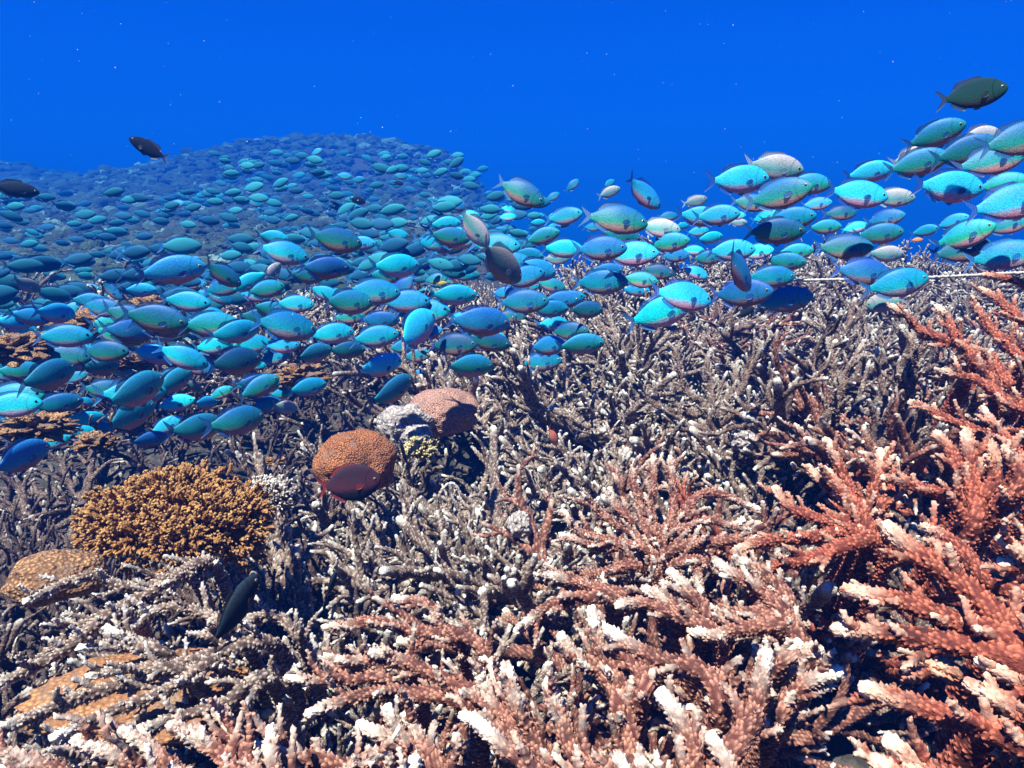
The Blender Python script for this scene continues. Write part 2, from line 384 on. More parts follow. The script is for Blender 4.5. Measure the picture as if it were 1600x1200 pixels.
def twigs(mb, X, T, L, r, pitch, k, n, lmin, lmax, up=0.25, start=0.25, sub=0, tiplen=0.015, tipamt=1.0, amp=0.4, spread=(0.6, 1.0), bias=None):
    """side branchlets along a finger"""
    m = len(X)
    for q_ in range(n):
        f = start + (0.96 - start) * (q_ + rng.random()) / n; i = min(m - 1, int(f * (m - 1)))
        d = T[i] + perp(T[i]) * rng.uniform(*spread) * 1.1 + np.array([0, 0, up]) + (bias if bias is not None else 0)
        d /= np.linalg.norm(d)
        ln = rng.uniform(lmin, lmax) * (1.15 - 0.5 * f)
        p0 = X[i]; p1 = p0 + d * ln * 0.55; d2 = d + 0.25 * rng.normal(size=3) + np.array([0, 0, up * 0.8]); d2 /= np.linalg.norm(d2)
        p2 = p1 + d2 * ln * 0.45
        rr_ = r * (0.95 - 0.35 * f) * rng.uniform(0.7, 1.0)
        X2, T2, L2 = tube(mb, [p0, p1, p2], rr_, rr_ * 0.5, pitch, k, amp, tiplen, tipamt * rng.uniform(0.45, 1.0))
        if sub: twigs(mb, X2, T2, L2, rr_ * 0.9, pitch, k, sub, lmin * 0.35, lmax * 0.45, up, 0.3, 0, tiplen, tipamt, amp, spread)

def thicket(name, matname, stems=9, length=0.2, r=0.0068, pitch=0.0042, k=2, twig=9, sub=2, elev=(8, 60), tipamt=0.8, amp=0.45, sector=None):
    root = empty(name)
    for i in range(stems):
        mb = MB()
        az = (i + rng.uniform(-.3, .3)) / stems * 2 * np.pi if sector is None else R(rng.uniform(*sector))
        el = R(rng.uniform(*elev)); ln = length * rng.uniform(0.75, 1.2)
        d = np.array([np.sin(az) * np.cos(el), np.cos(az) * np.cos(el), np.sin(el)])
        p0 = d * np.array([1, 1, 0]) * 0.015 + np.array([0, 0, -0.02]); p1 = p0 + d * ln * 0.5 + rng.normal(size=3) * ln * 0.05
        d2 = d + np.array([0, 0, 0.16]) + 0.22 * rng.normal(size=3); d2 /= np.linalg.norm(d2)
        p2 = p1 + d2 * ln * 0.5
        X, T, L = tube(mb, [p0, p1, p2], r * 1.15, r * 0.6, pitch, k, amp, 0.02, tipamt)
        twigs(mb, X, T, L, r * .9, pitch, k, twig, length * 0.2, length * 0.55, 0.10, 0.12, sub, 0.018, tipamt, amp)
        twigs(mb, X, T, L, r * .55, pitch, k, 16, 0.010, 0.022, 0.3, 0.1, 0, 0.012, tipamt, amp, (0.6, 1.0))
        adopt(root, mb.make('branch', M[matname]))
    return root

ORD = ['first', 'second', 'third', 'fourth', 'fifth', 'sixth', 'seventh', 'eighth', 'ninth', 'tenth', 'eleventh', 'twelfth', 'thirteenth',
       'fourteenth', 'fifteenth', 'sixteenth', 'seventeenth', 'eighteenth', 'nineteenth', 'twentieth']
def ordinal(i, n, what='leftmost'):
    if i == 0: return 'leftmost'
    if i == n - 1: return 'rightmost'
    return (ORD[i] if i < 20 else '%dth' % (i + 1)) + ' from left'

def settle_labels(items):
    """items: (object, base label, px). Things whose wording is the same are told apart by their order along the picture."""
    by = {}
    for it in items: by.setdefault(it[1], []).append(it)
    for lab, its in by.items():
        its.sort(key=lambda t: t[2])
        for i, (o, _, _) in enumerate(its):
            o['label'] = lab if len(its) == 1 else lab + ', ' + ordinal(i, len(its))

# --- foreground colonies: fingers measured from the photograph (x, y, metres away), each with its own branchlets
def colony(name, label, matname, arms, twig_len=(0.016, 0.042), group=None, r=0.0088, pitch=0.0030, tipamt=0.9, ntw=5, up=0.2, k=3, cat='coral'):
    hub = at(*arms[0][0]); root = empty(name, hub); tag(root, label, cat, group)
    for arm in arms:
        pts = [at(*p) for p in arm if len(p) == 3]; extra = [p for p in arm if len(p) == 1]
        rr_ = 0.78 * r * (extra[0][0] if extra else 1.0)
        mb = MB()
        pts = [pts[0] + np.array([0, 0.05, -0.09])] + pts
        X, T, L = tube(mb, [p - hub for p in pts], rr_ * 1.25, rr_ * 0.5, pitch, k, 0.6, 0.030, tipamt * 1.1, 0.010)
        rr_ *= 0.92; n_ = max(3, int(ntw * L / 0.10))
        twigs(mb, X, T, L, rr_ * 0.74, pitch, k, n_, twig_len[0], twig_len[1], up, 0.3, 0, 0.018, tipamt * .9, 0.6)
        twigs(mb, X, T, L, rr_ * 0.42, pitch, k, n_ * 4, 0.005, 0.010, up * 0.5, 0.2, 0, 0.005, tipamt * .6, 0.6, (0.6, 1.1))
        adopt(root, mb.make('branch', M[matname]))
    return root

FG = 'staghorn corals in the foreground'
colony('staghorn_coral', 'big rust red staghorn coral with long fingers reaching left out of the lower right corner', 'rust', [
    [(1660, 1075, .50), (1600, 1010, .50), (1500, 905, .505), (1385, 822, .52), (1.25,)],
    [(1600, 1030, .50), (1500, 976, .50), (1420, 948, .495), (1338, 928, .49), (1.1,)],
    [(1610, 1060, .49), (1521, 1018, .485), (1420, 1003, .48), (1318, 994, .475), (1.1,)],
    [(1680, 1230, .47), (1600, 1178, .465), (1473, 1128, .46), (1345, 1078, .45), (1.15,)],
    [(1560, 1260, .44), (1450, 1205, .44), (1378, 1160, .435), (1.05,)],
    [(1500, 1280, .43), (1420, 1225, .43), (1360, 1190, .43)],
    [(1660, 1180, .48), (1600, 1130, .475), (1521, 1083, .47)],
    [(1660, 1110, .49), (1610, 1075, .485), (1547, 1042, .48)],
    [(1660, 900, .56), (1610, 870, .555), (1555, 832, .55)],
    [(1660, 880, .57), (1620, 885, .565), (1560, 872, .56)],
    [(1640, 1160, .50), (1560, 1105, .52), (1440, 1060, .53), (.95,)],
    [(1600, 950, .56), (1540, 900, .58), (1480, 850, .60), (1440, 830, .62)],
], group=FG, r=0.0088)
colony('staghorn_coral', 'pale tipped antler shaped staghorn coral standing at the bottom centre', 'pink', [
    [(985, 1240, .50), (981, 1100, .51), (949, 1029, .515), (925, 955, .52)],
    [(975, 1150, .51), (949, 1060, .515), (915, 1040, .515), (885, 1000, .515)],
    [(1000, 1100, .50), (1000, 1060, .50), (955, 998, .52), (940, 980, .53)],
    [(1120, 1120, .50), (1093, 1051, .495), (1020, 1030, .50), (950, 994, .51)],
    [(1100, 1250, .46), (1165, 1130, .47), (1180, 1070, .475), (1186, 1022, .475), (1.25,)],
    [(1060, 1250, .45), (1080, 1190, .45), (1060, 1135, .445), (1028, 1085, .44), (1.2,)],
    [(960, 1260, .45), (900, 1180, .455), (875, 1120, .46), (862, 1068, .46), (1.1,)],
    [(900, 1260, .46), (850, 1190, .465), (815, 1110, .47), (805, 1030, .475)],
    [(990, 1290, .42), (965, 1230, .42), (938, 1172, .415), (1.1,)],
    [(1050, 1290, .42), (1010, 1240, .42), (972, 1190, .415)],
    [(900, 1290, .43), (850, 1220, .43), (790, 1180, .43), (745, 1150, .43)],
    [(1170, 1290, .44), (1140, 1220, .445), (1100, 1160, .45)],
], group=FG, r=0.0086)
colony('staghorn_coral', 'knobbly pink staghorn coral with a forked bar above the bottom antler coral', 'pink', [
    [(1235, 985, .60), (1180, 968, .60), (1107, 972, .60), (1015, 925, .605), (1.1,)],
    [(1230, 990, .59), (1160, 990, .585), (1120, 1003, .58), (1083, 997, .575), (1.1,)],
    [(1260, 1040, .58), (1240, 975, .59), (1200, 935, .60), (1150, 900, .61), (1130, 880, .615), (1.15,)],
    [(1240, 960, .61), (1190, 900, .63), (1155, 880, .64)],
    [(1110, 975, .60), (1090, 935, .61), (1068, 905, .61), (1060, 900, .612)],
    [(1212, 1130, .52), (1240, 1085, .515), (1275, 1065, .51), (1313, 1060, .505), (1.05,)],
    [(1190, 1060, .55), (1215, 1040, .545), (1240, 1010, .54), (1.2,)],
    [(1215, 1045, .54), (1245, 1030, .535), (1270, 1022, .53)],
    [(1130, 1010, .59), (1050, 960, .60), (1010, 945, .61), (960, 940, .62)],
    [(1060, 960, .62), (980, 925, .63), (900, 905, .64), (850, 895, .65)],
    [(960, 940, .63), (900, 935, .63), (840, 960, .62), (800, 985, .61)],
], group=FG, r=0.0085)
colony('staghorn_coral', 'brown staghorn coral with white tipped fingers pointing left, left of the bottom antlers', 'pink', [
    [(800, 1115, .54), (720, 1077, .545), (650, 1045, .55), (584, 1026, .55)],
    [(650, 1055, .56), (590, 1042, .56), (533, 1034, .56), (.8,)],
    [(600, 1060, .57), (560, 1045, .57), (512, 1022, .57), (.8,)],
    [(740, 1110, .54), (627, 1088, .54), (550, 1100, .535), (480, 1122, .53)],
    [(620, 1075, .56), (540, 1065, .56), (450, 1055, .56), (.8,)],
    [(700, 1230, .46), (650, 1190, .47), (610, 1160, .475), (570, 1148, .48)],
    [(680, 1240, .46), (650, 1180, .465), (628, 1150, .47), (611, 1118, .47)],
    [(690, 1220, .46), (660, 1170, .465), (636, 1128, .47)],
    [(850, 1170, .50), (800, 1130, .505), (770, 1105, .51), (724, 1092, .51), (1.1,)],
    [(860, 1190, .49), (790, 1150, .495), (712, 1131, .495), (1.1,)],
    [(800, 1150, .51), (780, 1110, .515), (760, 1075, .52), (741, 1044, .52)],
    [(810, 1140, .51), (790, 1090, .515), (775, 1060, .52), (763, 1034, .52)],
    [(620, 1240, .46), (540, 1200, .465), (470, 1180, .47), (420, 1165, .47)],
    [(720, 1010, .62), (640, 985, .63), (570, 965, .64), (500, 975, .64), (.9,)],
    [(760, 1030, .60), (700, 985, .62), (680, 950, .63), (620, 935, .64), (.9,)],
], group=FG, r=0.0078)
colony('staghorn_coral', 'ashy staghorn coral lying over an orange plate at the bottom left', 'ash', [
    [(430, 1010, .62), (330, 1030, .60), (200, 1070, .58), (60, 1110, .56), (-30, 1140, .55), (.9,)],
    [(300, 1060, .59), (220, 1050, .585), (150, 1062, .58), (.8,)],
    [(270, 1035, .61), (200, 1020, .61), (140, 1022, .61), (.8,)],
    [(260, 1030, .61), (210, 1010, .615), (175, 995, .62), (.75,)],
    [(340, 1040, .59), (250, 1085, .57), (150, 1120, .56), (60, 1150, .55), (.85,)],
    [(420, 1060, .57), (340, 1100, .56), (250, 1130, .55), (170, 1175, .54), (.85,)],
    [(200, 960, .66), (110, 1010, .65), (40, 1050, .64), (-30, 1090, .63), (.85,)],
    [(330, 880, .75), (220, 930, .73), (120, 985, .71), (0, 1060, .68), (.85,)],
    [(300, 900, .74), (200, 915, .74), (130, 900, .74), (40, 930, .72), (.8,)],
    [(150, 1210, .50), (80, 1180, .505), (20, 1190, .51), (-30, 1210, .51), (.8,)],
    [(380, 1000, .63), (330, 965, .65), (260, 955, .66), (200, 985, .66), (.8,)],
    [(470, 1000, .62), (420, 970, .64), (350, 1000, .63), (.8,)],
], group=FG, r=0.0076, ntw=5)
colony('staghorn_coral', 'white tipped stubby staghorn coral along the bottom edge at left', 'pink', [
    [(420, 1260, .45), (390, 1200, .455), (355, 1140, .46), (340, 1115, .46)],
    [(400, 1260, .45), (350, 1190, .455), (310, 1165, .46), (275, 1150, .46)],
    [(330, 1270, .45), (280, 1215, .455), (235, 1180, .46), (190, 1170, .46)],
    [(300, 1280, .44), (230, 1225, .445), (150, 1195, .45), (110, 1190, .45)],
    [(480, 1270, .44), (440, 1220, .445), (430, 1175, .45), (425, 1150, .45)],
    [(220, 1290, .44), (130, 1240, .445), (50, 1215, .45), (-20, 1205, .45)],
    [(500, 1280, .44), (520, 1230, .44), (560, 1190, .445), (590, 1170, .45)],
    [(560, 1290, .43), (620, 1240, .43), (640, 1190, .435), (645, 1165, .435)],
], group=FG, r=0.0072, tipamt=1.0, ntw=8)
colony('staghorn_coral', 'staghorn coral fanning left and right from its hub in the middle of the foreground', 'pink', [
    [(1030, 900, .80), (1010, 850, .82), (960, 815, .83), (915, 770, .84)],
    [(1020, 870, .81), (960, 850, .81), (910, 830, .81), (880, 798, .82)],
    [(1010, 860, .82), (950, 860, .81), (910, 850, .80), (880, 838, .80)],
    [(1020, 850, .82), (985, 810, .83), (965, 790, .84), (958, 765, .84)],
    [(1020, 860, .82), (1000, 790, .86), (985, 745, .88), (985, 715, .89)],
    [(1025, 850, .83), (1015, 790, .86), (1018, 750, .88), (1020, 712, .89), (1.15,)],
    [(1030, 850, .83), (1050, 800, .85), (1050, 745, .87), (1048, 720, .88)],
    [(1040, 870, .80), (1110, 850, .80), (1180, 840, .80), (1230, 845, .80), (1.1,)],
    [(1040, 850, .82), (1100, 810, .83), (1140, 815, .83), (1165, 800, .83)],
    [(1050, 840, .83), (1080, 780, .85), (1120, 770, .86), (1180, 785, .86)],
    [(1000, 890, .79), (940, 900, .78), (880, 905, .77), (850, 880, .78)],
    [(1050, 890, .78), (1100, 880, .77), (1090, 900, .75), (1085, 930, .73)],
], group=FG, r=0.0078)
colony('staghorn_coral', 'rust coloured staghorn coral with thick upright fingers at right, above the long fingered one', 'rust', [
    [(1360, 850, .70), (1340, 800, .71), (1310, 760, .72), (1290, 735, .725), (1.2,)],
    [(1345, 820, .71), (1315, 780, .73), (1285, 750, .74), (1262, 728, .75)],
    [(1350, 820, .71), (1325, 760, .73), (1310, 720, .74), (1288, 690, .75)],
    [(1360, 810, .72), (1365, 760, .73), (1372, 725, .74), (1374, 698, .745), (1.1,)],
    [(1370, 810, .72), (1395, 760, .73), (1392, 720, .74), (1385, 695, .745)],
    [(1360, 830, .71), (1300, 820, .71), (1250, 800, .71), (1228, 765, .72)],
    [(1350, 840, .70), (1270, 845, .69), (1200, 850, .69), (1140, 865, .69), (1.1,)],
    [(1370, 850, .69), (1280, 875, .67), (1210, 890, .66), (1150, 910, .65), (1.1,)],
    [(1520, 830, .66), (1522, 770, .68), (1510, 720, .69), (1502, 680, .70), (1.2,)],
    [(1515, 780, .68), (1495, 740, .69), (1475, 705, .70), (1462, 682, .71), (1.1,)],
    [(1500, 800, .67), (1440, 770, .69), (1400, 755, .70), (1370, 752, .71)],
    [(1530, 790, .67), (1560, 750, .68), (1560, 715, .69), (1540, 690, .70)],
    [(1560, 800, .66), (1600, 760, .66), (1590, 720, .67), (1575, 700, .68)],
    [(1400, 860, .68), (1440, 880, .66), (1480, 890, .65), (1520, 900, .64)],
], group=FG, r=0.0084)
colony('staghorn_coral', 'grey brown staghorn coral spreading from one hub in the middle of the bank, upright fingers', 'grey', [
    [(1115, 660, 1.28), (1110, 610, 1.29), (1105, 565, 1.30), (1108, 548, 1.30)],
    [(1120, 655, 1.28), (1145, 610, 1.29), (1150, 575, 1.30), (1153, 560, 1.30)],
    [(1125, 660, 1.27), (1150, 620, 1.28), (1175, 570, 1.29), (1182, 535, 1.29)],
    [(1110, 650, 1.28), (1075, 610, 1.30), (1060, 560, 1.31), (1045, 535, 1.32)],
    [(1125, 665, 1.27), (1180, 635, 1.28), (1210, 605, 1.28), (1235, 590, 1.28)],
    [(1110, 660, 1.28), (1040, 640, 1.29), (1000, 610, 1.30), (980, 585, 1.31)],
], group=FG, r=0.0084, tipamt=0.7, ntw=8)
colony('staghorn_coral', 'thin grey brown staghorn fingers standing at right behind the rust coral', 'grey', [
    [(1310, 640, 1.10), (1305, 590, 1.12), (1300, 560, 1.13), (1295, 530, 1.14)],
    [(1312, 620, 1.10), (1325, 575, 1.12), (1345, 545, 1.13), (1352, 528, 1.13)],
    [(1430, 590, 1.06), (1428, 555, 1.08), (1425, 535, 1.08), (1430, 510, 1.09)],
    [(1425, 570, 1.06), (1445, 545, 1.07), (1455, 530, 1.08), (1458, 515, 1.08)],
    [(1305, 640, 1.10), (1270, 690, 1.08), (1240, 700, 1.07), (1215, 680, 1.07)],
], group=FG, r=0.0070, tipamt=0.7, ntw=7)
colony('staghorn_coral', 'rust staghorn coral whose tall fingers lean left along the right edge', 'rust', [
    [(1640, 660, .86), (1590, 640, .87), (1540, 600, .89), (1478, 582, .91)],
    [(1640, 690, .84), (1560, 690, .85), (1500, 665, .87), (1430, 630, .89)],
    [(1640, 590, .95), (1600, 560, .97), (1560, 520, .99), (1520, 470, 1.02)],
    [(1640, 540, .98), (1600, 500, 1.0), (1560, 470, 1.02), (1530, 450, 1.04)],
    [(1560, 620, .90), (1500, 540, .96), (1480, 500, .99), (1465, 475, 1.0)],
    [(1640, 620, .92), (1580, 600, .94), (1540, 560, .96), (1500, 545, .97)],
    [(1640, 740, .78), (1600, 720, .79), (1560, 680, .81), (1545, 640, .83)],
    [(1520, 560, .97), (1440, 520, 1.0), (1420, 490, 1.02), (1400, 470, 1.03)],
    [(1640, 480, 1.05), (1600, 450, 1.07), (1575, 440, 1.08), (1540, 430, 1.1)],
], group=FG, r=0.0080)

# --- thickets over the bank: a few built colonies, copied branch by branch
protos = [thicket('staghorn_thicket', mname, stems=st, length=ln, r=rr_, twig=tw, sub=sb, elev=el, tipamt=ta, pitch=0.0042)
          for mname, st, ln, rr_, tw, sb, el, ta in [('ash', 10, 0.25, 0.0090, 8, 1, (2, 32), 1.0), ('grey', 9, 0.27, 0.0098, 7, 1, (2, 32), .95),
                                                     ('pink', 8, 0.24, 0.0086, 8, 1, (4, 38), .9), ('ash', 11, 0.21, 0.0078, 8, 2, (0, 30), 1.0),
                                                     ('umber', 8, 0.20, 0.0075, 7, 1, (3, 40), .7), ('rust', 8, 0.24, 0.0090, 8, 1, (4, 40), .9)]]
far_protos = [thicket('staghorn_thicket', mname, stems=11, length=0.25, r=0.0078, twig=9, sub=1, elev=(3, 38), tipamt=1.0, pitch=0.0075, k=2)
              for mname in ('ash', 'grey')]
used = set()
spots = []
def far_enough(x, y, s):
    return all((x - a) ** 2 + (y - b_) ** 2 > s * s for a, b_, _ in spots)
tries = 0
while tries < 9000:
    tries += 1
    y = 0.42 + 3.1 * rng.random() ** 0.8; x = (rng.random() * 2 - 1) * (0.28 + 0.80 * y)
    s = 0.092 + 0.050 * y
    px = 800 + F_PX * x / y
    if px < 700 and 1.5 < y < 2.0 and px > 430 and rng.random() < .5: continue
    if px < 330 and y > 2.0 and rng.random() < .45: continue
    if px < 760 and y > 3.2: continue
    if 90 < px < 450 and .74 < y < 1.02: continue                      # the bushy coral
    if (495 < px < 640 and 1.06 < y < 1.24) or (600 < px < 790 and 1.24 < y < 1.5): continue   # the domes
    if px > 1150 and y < .58: continue                                 # the dark gaps at the lower right
    if .62 < y < 2.3 and float(vnoise(np.array([x * 3.0, y * 3.0, 5.3]))) < -0.30: continue      # dark hollows between clumps
    if far_enough(x, y, s): spots.append((x, y, s))
items = []
def place_thicket(pi, x, y, s, far=False):
    src = (far_protos if far else protos)[pi]
    key = (far, pi)
    o = src if key not in used else copy_tree(src)
    used.add(key)
    o.location = (x, y, float(ground_z(x, y)) + 0.035)
    # tilt with the slope so that the colony sits on the bank
    o.rotation_euler = (rng.uniform(.0, .25), rng.uniform(-.18, .18), rng.uniform(0, 6.28))
    o.rotation_mode = 'ZYX'
    o.scale = (s,) * 3
    mname = (['ash', 'grey'] if far else ['ash', 'grey', 'pink', 'ash', 'umber', 'rust'])[pi]
    word = {'ash': 'ash white', 'grey': 'grey brown', 'pink': 'pinkish brown', 'umber': 'dark brown', 'rust': 'rust red'}[mname]
    px = 800 + F_PX * x / y
    band = ('in the front row' if y < .8 else 'behind the front row' if y < 1.2 else 'midway up the bank' if y < 1.8
            else 'high on the bank' if y < 2.5 else 'on the crest')
    side = 'left' if px < 500 else 'centre' if px < 1050 else 'right'
    tag(o, None, 'coral', 'staghorn thickets covering the reef bank')
    items.append((o, '%s coral thicket %s, %s' % (word, band, side), px))
for x, y, _ in spots:
    px = 800 + F_PX * x / y
    t_ = rng.random()
    if y > 2.3: pi, far = (0 if t_ < .65 else 1), True
    else:
        far = False
        warm = sstep(1000, 1450, px) * (1 - sstep(1.3, 2.4, y)) + 0.7 * (1 - sstep(.6, 1.05, y)) * sstep(250, 700, px)  # warmer colonies up close stand in for red lost through water
        if t_ < 0.75 * min(1, warm): pi = 5 if rng.random() < (0.5 if px > 1200 else .1) else 2
        elif px < 560 and y > .85: pi = 4 if rng.random() < .72 else 1
        else: pi = [0, 3, 1, 0, 3, 1, 0][int(rng.random() * 7)]
    place_thicket(pi, x, y, rng.uniform(.85, 1.15) * (1.0 + 0.28 * max(0.0, float(vnoise(np.array([x * 3.0, y * 3.0, 5.3]))))) * (0.72 if y < .7 else 1.0) * (0.8 if px < 560 and 0.85 < y < 2 else 1), far)
# big open colonies standing out of the thickets, each radiating from one hub
for px, py, d, mname, lab in [(905, 580, 1.50, 'ash', 'large pale staghorn coral radiating below the centre of the school'), (1300, 610, 1.2, 'grey', 'large brown staghorn coral fanning out on the bank at right of centre'),
                              (800, 770, .98, 'ash', 'large ash staghorn coral right of the orange dome'), (1190, 735, 1.0, 'grey', 'brown staghorn coral beside the bright white sponge lump'),
                              (735, 570, 1.62, 'ash', 'pale staghorn coral directly behind the pinkish dome'),
                              (1420, 590, 1.12, 'pink', 'large pinkish staghorn coral left of the tall right edge fingers'), (985, 500, 1.85, 'ash', 'pale staghorn coral touching the lowest fish of the centre band'),
                              (1260, 520, 1.65, 'grey', 'brown staghorn coral just below the right cluster of fish'), ]:
    o = thicket('staghorn_coral', mname, stems=13, length=.19 + .03 * d, r=.0088, twig=7, sub=1, elev=(4, 42), tipamt=1.0, pitch=.0038)
    p = at(px, py, d); o.location = (p[0], p[1], max(p[2] - .12, float(ground_z(p[0], p[1])) + .01)); o.rotation_euler = (rng.uniform(0, .25), 0, rng.uniform(0, 6))
    tag(o, lab, 'coral', 'large staghorn colonies on the bank')
# colonies coloured dark for shade round the hollow and the ledge at the left
for px, py, d in [(60, 760, 1.05), (150, 730, 1.1), (255, 715, 1.12), (30, 830, .92), (430, 760, 1.0), (470, 700, 1.25), (540, 650, 1.42),
                  (600, 600, 1.6), (90, 690, 1.2), (330, 700, 1.2), (490, 820, .9), (430, 850, .85)]:
    p = at(px, py, d); place_thicket(4 if rng.random() < .6 else 1, p[0], p[1], rng.uniform(.6, .85))
settle_labels(items)

# --- broken sticks of dead coral strewn over the floor between the colonies
mb = MB()
for i in range(5000):
    y = 0.38 + 2.5 * rng.random() ** 1.1; x = (rng.random() * 2 - 1) * (0.3 + .8 * y)
    if i % 3: x = -abs(x)
    z = float(ground_z(x, y)); a = rng.uniform(0, 6.28); ln = rng.uniform(.012, .06); e = rng.normal(.1, .35)
    d_ = np.array([np.sin(a) * np.cos(e), np.cos(a) * np.cos(e), np.sin(e)])
    p_ = np.array([x, y, z + .004]); r_ = rng.uniform(.0022, .006)
    tube(mb, [p_ - d_ * ln / 2, p_ + rng.normal(size=3) * .003, p_ + d_ * ln / 2], r_, r_ * .7, .006, 2, .5, ln, rng.random() ** 2.5 * 1.4, nmin=6)
tag(mb.make('coral_rubble', M['rubble']), 'dark broken coral sticks strewn between the colonies', 'coral rubble', kind='stuff')

# ------------------------------------------------------------------ massive corals
def dome(name, label, matname, px, py, d, sx, sy, sz, lump=0.12, freq=2.2, lean=(0, 0, 0), seed=0, cat='coral', sink=0.25, group=None, parent=None):
    nu, nv = 96, 60
    th = np.arange(nu) / nu * 2 * np.pi; ph = np.linspace(0.0, np.pi * 0.80, nv)
    P, Tt = np.meshgrid(ph, th, indexing='ij')
    v = np.stack([np.sin(P) * np.cos(Tt), np.sin(P) * np.sin(Tt), np.cos(P)], -1)
    rr_ = 1 + lump * fbm(v * freq + seed * 5.1, 3) + 0.02 * fbm(v * 14 + seed, 2)
    v = v * rr_[..., None] * np.array([sx, sy, sz])
    i_, j_ = np.meshgrid(np.arange(nv - 1), np.arange(nu), indexing='ij')
    Q = np.stack([i_ * nu + j_, (i_ + 1) * nu + j_, (i_ + 1) * nu + (j_ + 1) % nu, i_ * nu + (j_ + 1) % nu], -1).reshape(-1, 4)
    o = build(name, v.reshape(-1, 3), Q, M[matname]); o.location = at(px, py, d); o.rotation_euler = lean
    return tag(o, label, cat, group)
d1 = dome('dome_coral', 'orange brown domed coral with an overhanging lip above the maroon fish', 'dome_orange', 558, 722, 1.14, .060, .056, .050, .15, 1.5, seed=1)
dome('dome_coral', 'wide pinkish brown domed coral behind the orange dome', 'dome_pink', 692, 645, 1.42, .072, .066, .044, .12, 1.6, seed=2)
dome('dome_coral', 'small pale lumpy coral at the left foot of the pinkish dome', 'dome_pale', 632, 662, 1.36, .05, .045, .035, .16, 2.4, seed=3)
dome('dome_coral', 'whitish knob of coral between the two domes', 'dome_pale', 652, 684, 1.28, .026, .026, .024, .2, 2.6, seed=4)
dome('encrusting_coral', 'smooth orange brown mound coral left of the bushy coral', 'crust', 88, 900, .80, .040, .036, .022, .12, 1.8, seed=5)
dome('encrusting_coral', 'flat orange plate of coral under the bottom left staghorn', 'plate', 215, 1085, .66, .075, .055, .016, .25, 2.2, seed=6)
for i, (px, py, d, sx, lab) in enumerate([(140, 505, 2.0, .11, 'tan encrusting coral on the far left ledge, nearest the left rim'), (240, 480, 2.3, .10, 'tan encrusting coral on the far left ledge, right of its neighbour'),
                                         (30, 545, 1.7, .10, 'brown orange crust on the left rim under the school'), (150, 690, 1.25, .045, 'bright orange crust just below the left end of the school'),
                                         (60, 668, 1.4, .08, 'orange crust half hidden by the lowest fish at left'), (430, 720, 1.2, .022, 'tiny orange crust in the dark hollow left of the orange dome'),
                                         (470, 588, 1.75, .09, 'pale pink brown crust showing below the middle of the school'), (210, 565, 1.75, .07, 'mottled orange crust showing between fish at left')]):
    dome('encrusting_coral', lab, 'crust', px, py, d, sx * .58, sx * .5, sx * .26, .5, 3.4, seed=10 + i)
dome('sponge', 'bright white sponge lump on the bank right of the dark staghorn', 'dome_pale', 1163, 690, 1.12, .018, .016, .016, .25, 3, seed=30, cat='sponge')
dome('sponge', 'pale sponge lump in the centre of the bank above the fan shaped coral', 'dome_pale', 812, 822, .92, .014, .014, .018, .2, 3, seed=31, cat='sponge')

# bushy ochre coral, lobe by lobe
def bushy(name, label, matname, px, py, d, sx, sy, sz, lobes, tufts, r=0.0021, ln=0.013):
    c0 = at(px, py, d); root = empty(name, c0); tag(root, label, 'coral')
    for i in range(lobes):
        mb = MB(); a = i / lobes * 2 * np.pi + rng.uniform(-.2, .2); e = rng.uniform(.2, 1.2) if i % 3 else 1.4
        c = np.array([np.cos(a) * np.cos(e) * sx, np.sin(a) * np.cos(e) * sy, np.sin(e) * sz]) * .72
        lr = 0.32 * sx * rng.uniform(.6, 1.3)
        for t_ in range(tufts):
            n_ = rng.normal(size=3); n_[2] = n_[2] * .8 + .2; n_ += c / np.linalg.norm(c) * 0.8; n_ /= np.linalg.norm(n_)
            p0 = c + n_ * lr * rng.uniform(.45, 1.12); p1 = p0 + n_ * ln + rng.normal(size=3) * .002
            X, T, L = tube(mb, [p0, p1], r * 1.2, r * .9, .003, 2, .4, .008, .8, nmin=5)
            for q_ in range(4):
                dd = n_ + perp(n_) * rng.uniform(.5, 1.2); dd /= np.linalg.norm(dd)
                tube(mb, [p0 + n_ * ln * rng.uniform(.3, .8), p1 + dd * ln * .65], r, r * .8, .003, 2, .4, .006, .9, nmin=5)
        # the solid heart of the lobe
        ph, th = np.meshgrid(np.linspace(0, np.pi, 12), np.arange(16) / 16 * 2 * np.pi, indexing='ij')
        v = np.stack([np.sin(ph) * np.cos(th), np.sin(ph) * np.sin(th), np.cos(ph)], -1); v = v * (1 + .15 * fbm(v * 3 + i, 2))[..., None] * lr * .6 + c
        i_, j_ = np.meshgrid(np.arange(11), np.arange(16), indexing='ij')
        Q = np.stack([i_ * 16 + j_, (i_ + 1) * 16 + j_, (i_ + 1) * 16 + (j_ + 1) % 16, i_ * 16 + (j_ + 1) % 16], -1).reshape(-1, 4)
        mb.add(v.reshape(-1, 3), Q, tip=0.0, knob=0.0)
        adopt(root, mb.make('branch', M[matname]))
    return root
bushy('bushy_coral', 'dense bushy golden brown coral cushion at left', 'ochre', 278, 845, .90, .096, .085, .047, 30, 95, .0012, .0075)
bushy('bushy_coral', 'small yellow tufted coral at the right foot of the orange dome', 'yellow', 655, 715, 1.2, .030, .025, .016, 6, 22, .0018, .009)
bushy('bushy_coral', 'bluish white fine twiggy coral right of the golden cushion', 'grey', 420, 790, 1.0, .030, .03, .022, 8, 34, .0013, .009)

